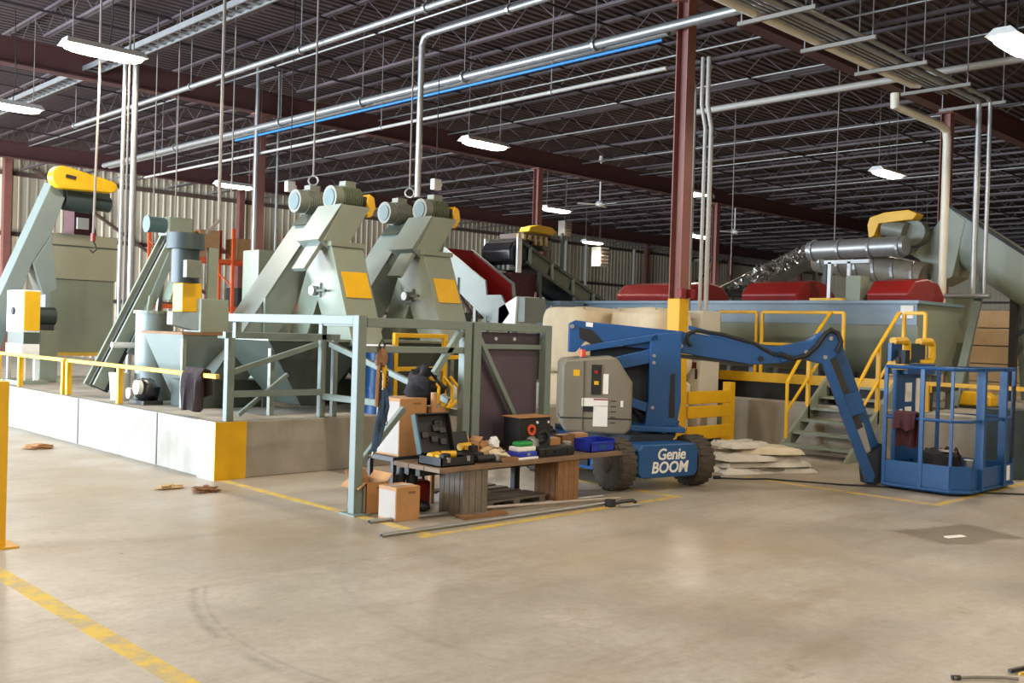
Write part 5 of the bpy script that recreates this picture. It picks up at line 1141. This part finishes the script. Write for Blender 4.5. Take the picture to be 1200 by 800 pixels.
# black cases
t = thing('long_case', 'long closed black case lying on the bench right of the cooler', 'case', (7.0, 6.62, TZ))
part(MB().box(6.8, 7.3, 6.54, 6.7, TZ, TZ+.09), 'shell', 'black', t, bevel=.015); part(MB().box(6.8, 7.3, 6.535, 6.705, TZ+.045, TZ+.05), 'seam', 'dark_metal', t)
for x in (6.88, 7.18): part(MB().box(x, x+.04, 6.53, 6.54, TZ+.03, TZ+.07), 'latch', 'black_gloss', t)
part(MB().tube([(7.0, 6.54, TZ+.05), (7.0, 6.515, TZ+.05), (7.1, 6.515, TZ+.05), (7.1, 6.54, TZ+.05)], .008, 6), 'handle', 'black_gloss', t)
t = thing('speaker_box', 'black speaker-like box with an orange ring at the back of the bench', 'speaker', (7.05, 7.0, TZ))
part(MB().box(6.84, 7.28, 6.86, 7.09, TZ, .81), 'cabinet', 'black', t, bevel=.01); part(MB().box(6.83, 7.29, 6.85, 7.1, .81, .822), 'top_board', 'card', t)
ringm = lambda cx, cz, r0, r1, y: MB().loft([[(cx+r*math.cos(2*PI*k/20), yy, cz+r*math.sin(2*PI*k/20)) for k in range(20)] for r, yy in ((r0, y), (r0, y-.015), (r1, y-.015), (r1, y))], caps=False)
part(ringm(7.0, .69, .055, .03, 6.86), 'orange_ring', 'orange', t, smooth=True); part(ringm(7.17, .6, .09, .06, 6.86), 'driver_ring', 'dark_metal', t, smooth=True); part(MB().cyl((7.17, 6.86, .6), (7.17, 6.845, .6), .045, .03, n=16), 'driver_cone', 'black_gloss', t, smooth=True)
for x in (7.08, 7.24): part(MB().cyl((x, 6.86, .76), (x, 6.85, .76), .014, n=10), 'knob', 'white', t)
t = thing('router_tool', 'grey metal power tool standing before the black speaker box', 'tool', (6.95, 6.78, TZ))
part(MB().blob((6.93, 6.77, TZ+.09), (.08, .06, .08), 95, .2, 16, 10, .8, flat=.085), 'body', 'galv', t, smooth=True); part(MB().cyl((6.88, 6.74, TZ+.12), (6.83, 6.72, TZ+.14), .025, n=10), 'handle', 'black', t); part(MB().cyl((6.99, 6.74, TZ+.12), (7.03, 6.72, TZ+.14), .025, n=10), 'handle', 'black', t); part(MB().box(6.87, 6.99, 6.72, 6.8, TZ, TZ+.012), 'base', 'dark_metal', t)
carton('small_carton', 'small brown carton on the bench right of the speaker box', 7.35, 7.5, 6.92, 7.05, TZ, .58, white=False)
carton('small_carton', 'dark reddish carton behind the blue bin on the bench', 7.53, 7.68, 6.92, 7.08, TZ, .6, white=False, mt='wood')
carton('small_carton', 'orange-brown carton at the right end of the bench by the lift cover', 7.7, 7.9, 6.9, 7.05, TZ, .61, white=False)
t = thing('clear_jar', 'small grey jar on the bench before the brown carton', 'jar', (7.42, 6.75, TZ))
part(MB().cyl((7.42, 6.76, TZ), (7.42, 6.76, TZ+.09), .045, n=16), 'jar', 'galv', t, smooth=True); part(MB().cyl((7.42, 6.76, TZ+.09), (7.42, 6.76, TZ+.105), .047, n=16), 'lid', 'card_light', t)
t = thing('parts_bin', 'bright blue plastic parts bin on the right end of the bench', 'bin', (7.73, 6.68, TZ))
m = MB(); x0, x1, y0, y1 = 7.55, 7.92, 6.55, 6.78
m.box(x0, x1, y0, y1, TZ, TZ+.01); m.box(x0, x0+.01, y0, y1, TZ, TZ+.13); m.box(x1-.01, x1, y0, y1, TZ, TZ+.13); m.box(x0, x1, y1-.01, y1, TZ, TZ+.13); m.box(x0, x1, y0, y0+.01, TZ, TZ+.1)
part(m, 'tray', 'bin_blue', t); part(MB().box(x0-.008, x1+.008, y0-.012, y0, TZ+.09, TZ+.105), 'lip', 'bin_blue', t); part(MB().box(x0+.12, x0+.24, y0-.003, y0, TZ+.03, TZ+.07), 'card_holder', 'lift_blue', t)
t = thing('waste_bucket', 'dark grey bucket on the floor beside the right bench leg', 'bucket', (7.5, 6.8, 0))
part(MB().cyl((7.53, 6.86, 0), (7.53, 6.86, .3), .07, .09, n=20), 'pail', 'teal_dark', t, smooth=True); part(MB().cyl((7.53, 6.86, .28), (7.53, 6.86, .3), .096, n=20), 'rim', 'teal_dark', t)
t = thing('fuel_can', 'dull red can under the left end of the bench', 'can', (5.7, 7.05, 0))
part(MB().box(5.7, 5.9, 7.05, 7.2, 0, .26), 'body', 'red', t, bevel=.03); part(MB().tube([(5.74, 7.12, .26), (5.76, 7.12, .3), (5.84, 7.12, .3), (5.86, 7.12, .26)], .012, 6), 'handle', 'red', t); part(MB().cyl((5.72, 7.17, .25), (5.7, 7.17, .3), .02, n=10), 'cap', 'black', t)
for i, lb in enumerate(['left black rubber boot shaft leaning under the stand', 'right black rubber boot shaft leaning under the stand']):
    t = thing('rubber_boot', lb, 'boot', (5.62+.12*i, 7.2-.0*i, 0)); x = 5.58+.09*i; y = 7.13-.06*i
    part(MB().tube([(x, y, .04), (x, y, .12), (x+.02, y+.01, .26), (x+.05, y+.02, .38)], .05, 12), 'shaft', 'black', t, smooth=True); part(MB().blob((x+.06, y-.08, .05), (.06, .11, .05), 99+i, .03, 16, 10, .9, flat=.05), 'foot', 'black', t, smooth=True)
# long rods on the floor
def rod(pts, r, label, mt='galv'):
    t = thing('steel_rod', label, 'rod', pts[0]); part(MB().cyl(pts[0], pts[1], r, n=10), 'rod', mt, t, smooth=True)
    d = (V(pts[1])-V(pts[0])).normalized(); part(MB().cyl(V(pts[0])-d*.01, V(pts[0]), r*.7, n=10), 'open_end', 'black', t)
rod([(5.0, 6.78, .018), (7.7, 6.5, .018)], .017, 'long steel tube on the floor nearest the bench legs')
rod([(4.75, 6.27, .018), (7.6, 6.2, .018)], .017, 'long steel tube on the floor nearest the camera')
rod([(5.95, 6.6, .055), (7.75, 6.32, .02)], .014, 'shorter thin tube lying between the two long floor tubes', 'card_light')
t = thing('pipe_clamp', 'small metal clamp at the right end of the floor tubes', 'clamp', (7.5, 6.1, 0))
part(MB().tube([(7.35, 6.13, .02), (7.45, 6.05, .05), (7.6, 6.03, .05), (7.7, 6.08, .02)], .018, 7), 'jaw', 'dark_metal', t); part(MB().cyl((7.38, 6.02, .02), (7.62, 5.96, .02), .012, n=8), 'screw', 'galv', t); part(MB().box(7.33, 7.4, 6.08, 6.16, 0, .07), 'head', 'dark_metal', t)
# chain hoist hanging from the frame
t = thing('chain_hoist', 'yellow and blue straps with chain hanging from the frame rail', 'chain hoist', (5.42, 7.2, 1.0))
hx, hy = 5.36, 7.15
part(MB().tube([(hx, hy, 1.44), (hx-.03, hy, 1.5), (hx, hy, 1.55), (hx+.03, hy, 1.5), (hx, hy, 1.44)], .01, 6), 'hook', 'dark_metal', t)
part(MB().blob((hx, hy, 1.38), (.055, .05, .09), 12, .2), 'hoist_body', 'wood', t, smooth=True)
for k, (dx, z1, mt) in enumerate([(-.05, .95, 'card'), (.05, 1.0, 'yellow'), (.02, .8, 'yellow')]):
    part(MB().tube([(hx+dx*.4, hy, 1.38), (hx+dx, hy-.02, 1.2), (hx+dx*.8, hy, z1)], .018, 6), 'strap', mt, t)
def links(x, y, z0, n_, nm):
    m = MB()
    for k in range(n_):
        z = z0-.034*k; q = (k % 2)
        m.tube([(x+(.011*math.cos(a) if q else 0), y+(0 if q else .011*math.cos(a)), z+.022*math.sin(a)) for a in [2*PI*i/8 for i in range(9)]], .0045, 5)
    part(m, nm, 'dark_metal', t)
links(hx-.03, hy-.04, 1.3, 17, 'chain'); links(hx+.04, hy-.04, 1.25, 14, 'chain')
part(MB().tube([(hx, hy-.02, 1.1), (hx-.02, hy-.03, .9), (hx-.04, hy, .7), (hx-.06, hy, .55)], .028, 7), 'blue_strap', 'strap_blue', t); part(MB().tube([(hx+.03, hy-.02, 1.12), (hx+.05, hy-.03, .95), (hx+.02, hy, .75), (hx-.03, hy, .6)], .026, 7), 'blue_strap', 'strap_blue', t)
part(MB().tube([(hx-.06, hy, .56), (hx-.08, hy, .5), (hx-.1, hy, .52)], .01, 6), 'hook', 'galv', t)

# bollard cut by the left edge
t = thing('bollard', 'yellow steel bollard cut off by the left edge', 'bollard', (2.29, 7.68, 0))
part(MB().box(2.19, 2.39, 7.58, 7.78, 0, 1.19), 'post', 'yellow', t, bevel=.008); part(MB().box(2.12, 2.46, 7.51, 7.85, 0, .012), 'base_plate', 'yellow', t)
# debris on the floor
for i, (x, y, r, lb, mt) in enumerate([(4.5, 13.1, (.16, .1, .03), 'flattened brown rag on the floor far left along the plinth', 'card'), (4.45, 9.36, (.12, .07, .02), 'pale flattened rag on the floor before the white plinth corner', 'leather'), (4.64, 8.97, (.12, .07, .03), 'brown crumpled rag on the floor before the yellow plinth corner', 'wood')]):
    t = thing('rag', lb, 'rag', (x, y, 0)); part(MB().blob((x, y, r[2]*.9), r, 120+i, .45, 20, 10, .9, flat=r[2]*.85), 'cloth', mt, t, smooth=True); part(MB().blob((x+.08, y-.04, .015), (.05, .04, .014), 140+i, .4, 12, 8, flat=.014), 'fold', mt, t, smooth=True)
t = thing('floor_cable', 'black cable running across the floor past the lift basket', 'cable', (10.3, 6.24, 0))
part(MB().tube([(9.9, 6.6, .011), (10.1, 6.38, .011), (10.35, 6.22, .011), (10.7, 5.5, .011), (11.05, 5.0, .011), (11.4, 4.4, .011), (11.9, 3.85, .011), (12.8, 3.1, .011), (14, 2.2, .011)], .01, 6), 'cable', 'cable', t, smooth=True); part(MB().cyl((9.86, 6.64, .02), (9.92, 6.58, .02), .02, n=8), 'plug', 'black', t)
t = thing('paper_scrap', 'white paper scrap on the dark damp floor patch', 'paper', (8.72, 3.41, .002)); part(MB().hexa([(8.6, 3.4, .003), (8.8, 3.33, .003), (8.86, 3.4, .003), (8.64, 3.46, .003)], [(8.6, 3.4, .006), (8.8, 3.33, .008), (8.86, 3.4, .006), (8.64, 3.46, .01)]), 'sheet', 'paper', t)
t = thing('steel_bracket', 'small grey metal strip on the floor at lower right', 'metal strip', (5.12, 1.86, 0)); part(MB().tube([(5.0, 1.93, .012), (5.1, 1.86, .012), (5.2, 1.77, .012), (5.24, 1.71, .012)], .008, 6), 'strip', 'strut', t); part(MB().cyl((5.0, 1.94, .012), (5.03, 1.91, .012), .012, n=8), 'end', 'dark_metal', t)
t = thing('steel_bracket', 'dark metal bar end at the lower right corner of the floor', 'metal strip', (5.35, 1.76, 0)); part(MB().beam((5.32, 1.78, .016), (5.45, 1.74, .016), .018), 'bar', 'dark_metal', t); part(MB().beam((5.34, 1.74, .006), (5.48, 1.7, .006), .012), 'under_bar', 'yellow_worn', t)

# things on and before the right-hand plinth
t = thing('oil_drum', 'dark teal drum standing before the plinth behind the basket', 'drum', (13.35, 5.0, 0))
part(MB().cyl((13.3, 4.62, 0), (13.3, 4.62, .86), .28, n=26), 'body', 'teal_dark', t, smooth=True)
for z in (.02, .3, .58, .84): part(MB().cyl((13.3, 4.62, z), (13.3, 4.62, z+.025), .29, n=26), 'hoop', 'teal_dark', t)
t = thing('motor_guard', 'yellow motor guard on the plinth behind the basket', 'guard', (15.75, 5.85, .7))
part(MB().prism([(6.1, .74), (6.1, .85), (6.02, .96), (5.72, .95), (5.62, .88), (5.62, .74)], lambda a, b, d: (d, a, b), 15.6, 15.9), 'hood', 'yellow', t, bevel=.02); part(MB().box(15.55, 15.95, 5.58, 6.12, .7, .74), 'base', 'dark_metal', t)
t = thing('cable_heap', 'heap of black hoses on the plinth behind the basket', 'hose', (14.6, 4.6, .7))
for k in range(4): part(MB().tube([(14.4+.17*math.cos(a)+.05*k, 4.75-.12*k+.2*math.sin(a), .73+.035*k+.01*math.sin(3*a)) for a in [2*PI*i/14 for i in range(15)]], .022, 6), 'coil', 'black', t, smooth=True)
t = thing('green_hose', 'small bright green hose coil on the black hoses', 'hose', (14.4, 4.4, .85)); part(MB().tube([(14.4+.12*math.cos(a), 4.5+.14*math.sin(a), .9+.01*math.sin(2*a)) for a in [2*PI*i/14 for i in range(15)]], .022, 6), 'coil', 'green', t, smooth=True); part(MB().tube([(14.52, 4.5, .9), (14.45, 4.5, .93), (14.38, 4.44, .92)], .02, 6), 'tail', 'green', t)
t = thing('rust_post', 'rusty brown steel upright behind the right-hand conveyor leg', 'post', (19.75, 5.5, .7)); part(MB().box(19.6, 19.9, 5.4, 5.6, .7, 2.25), 'post', 'brown_steel', t); part(MB().box(19.5, 20.0, 5.3, 5.7, .7, .73), 'foot', 'brown_steel', t); part(MB().box(19.55, 19.6, 5.42, 5.58, 1.9, 2.1), 'bracket', 'dark_metal', t)
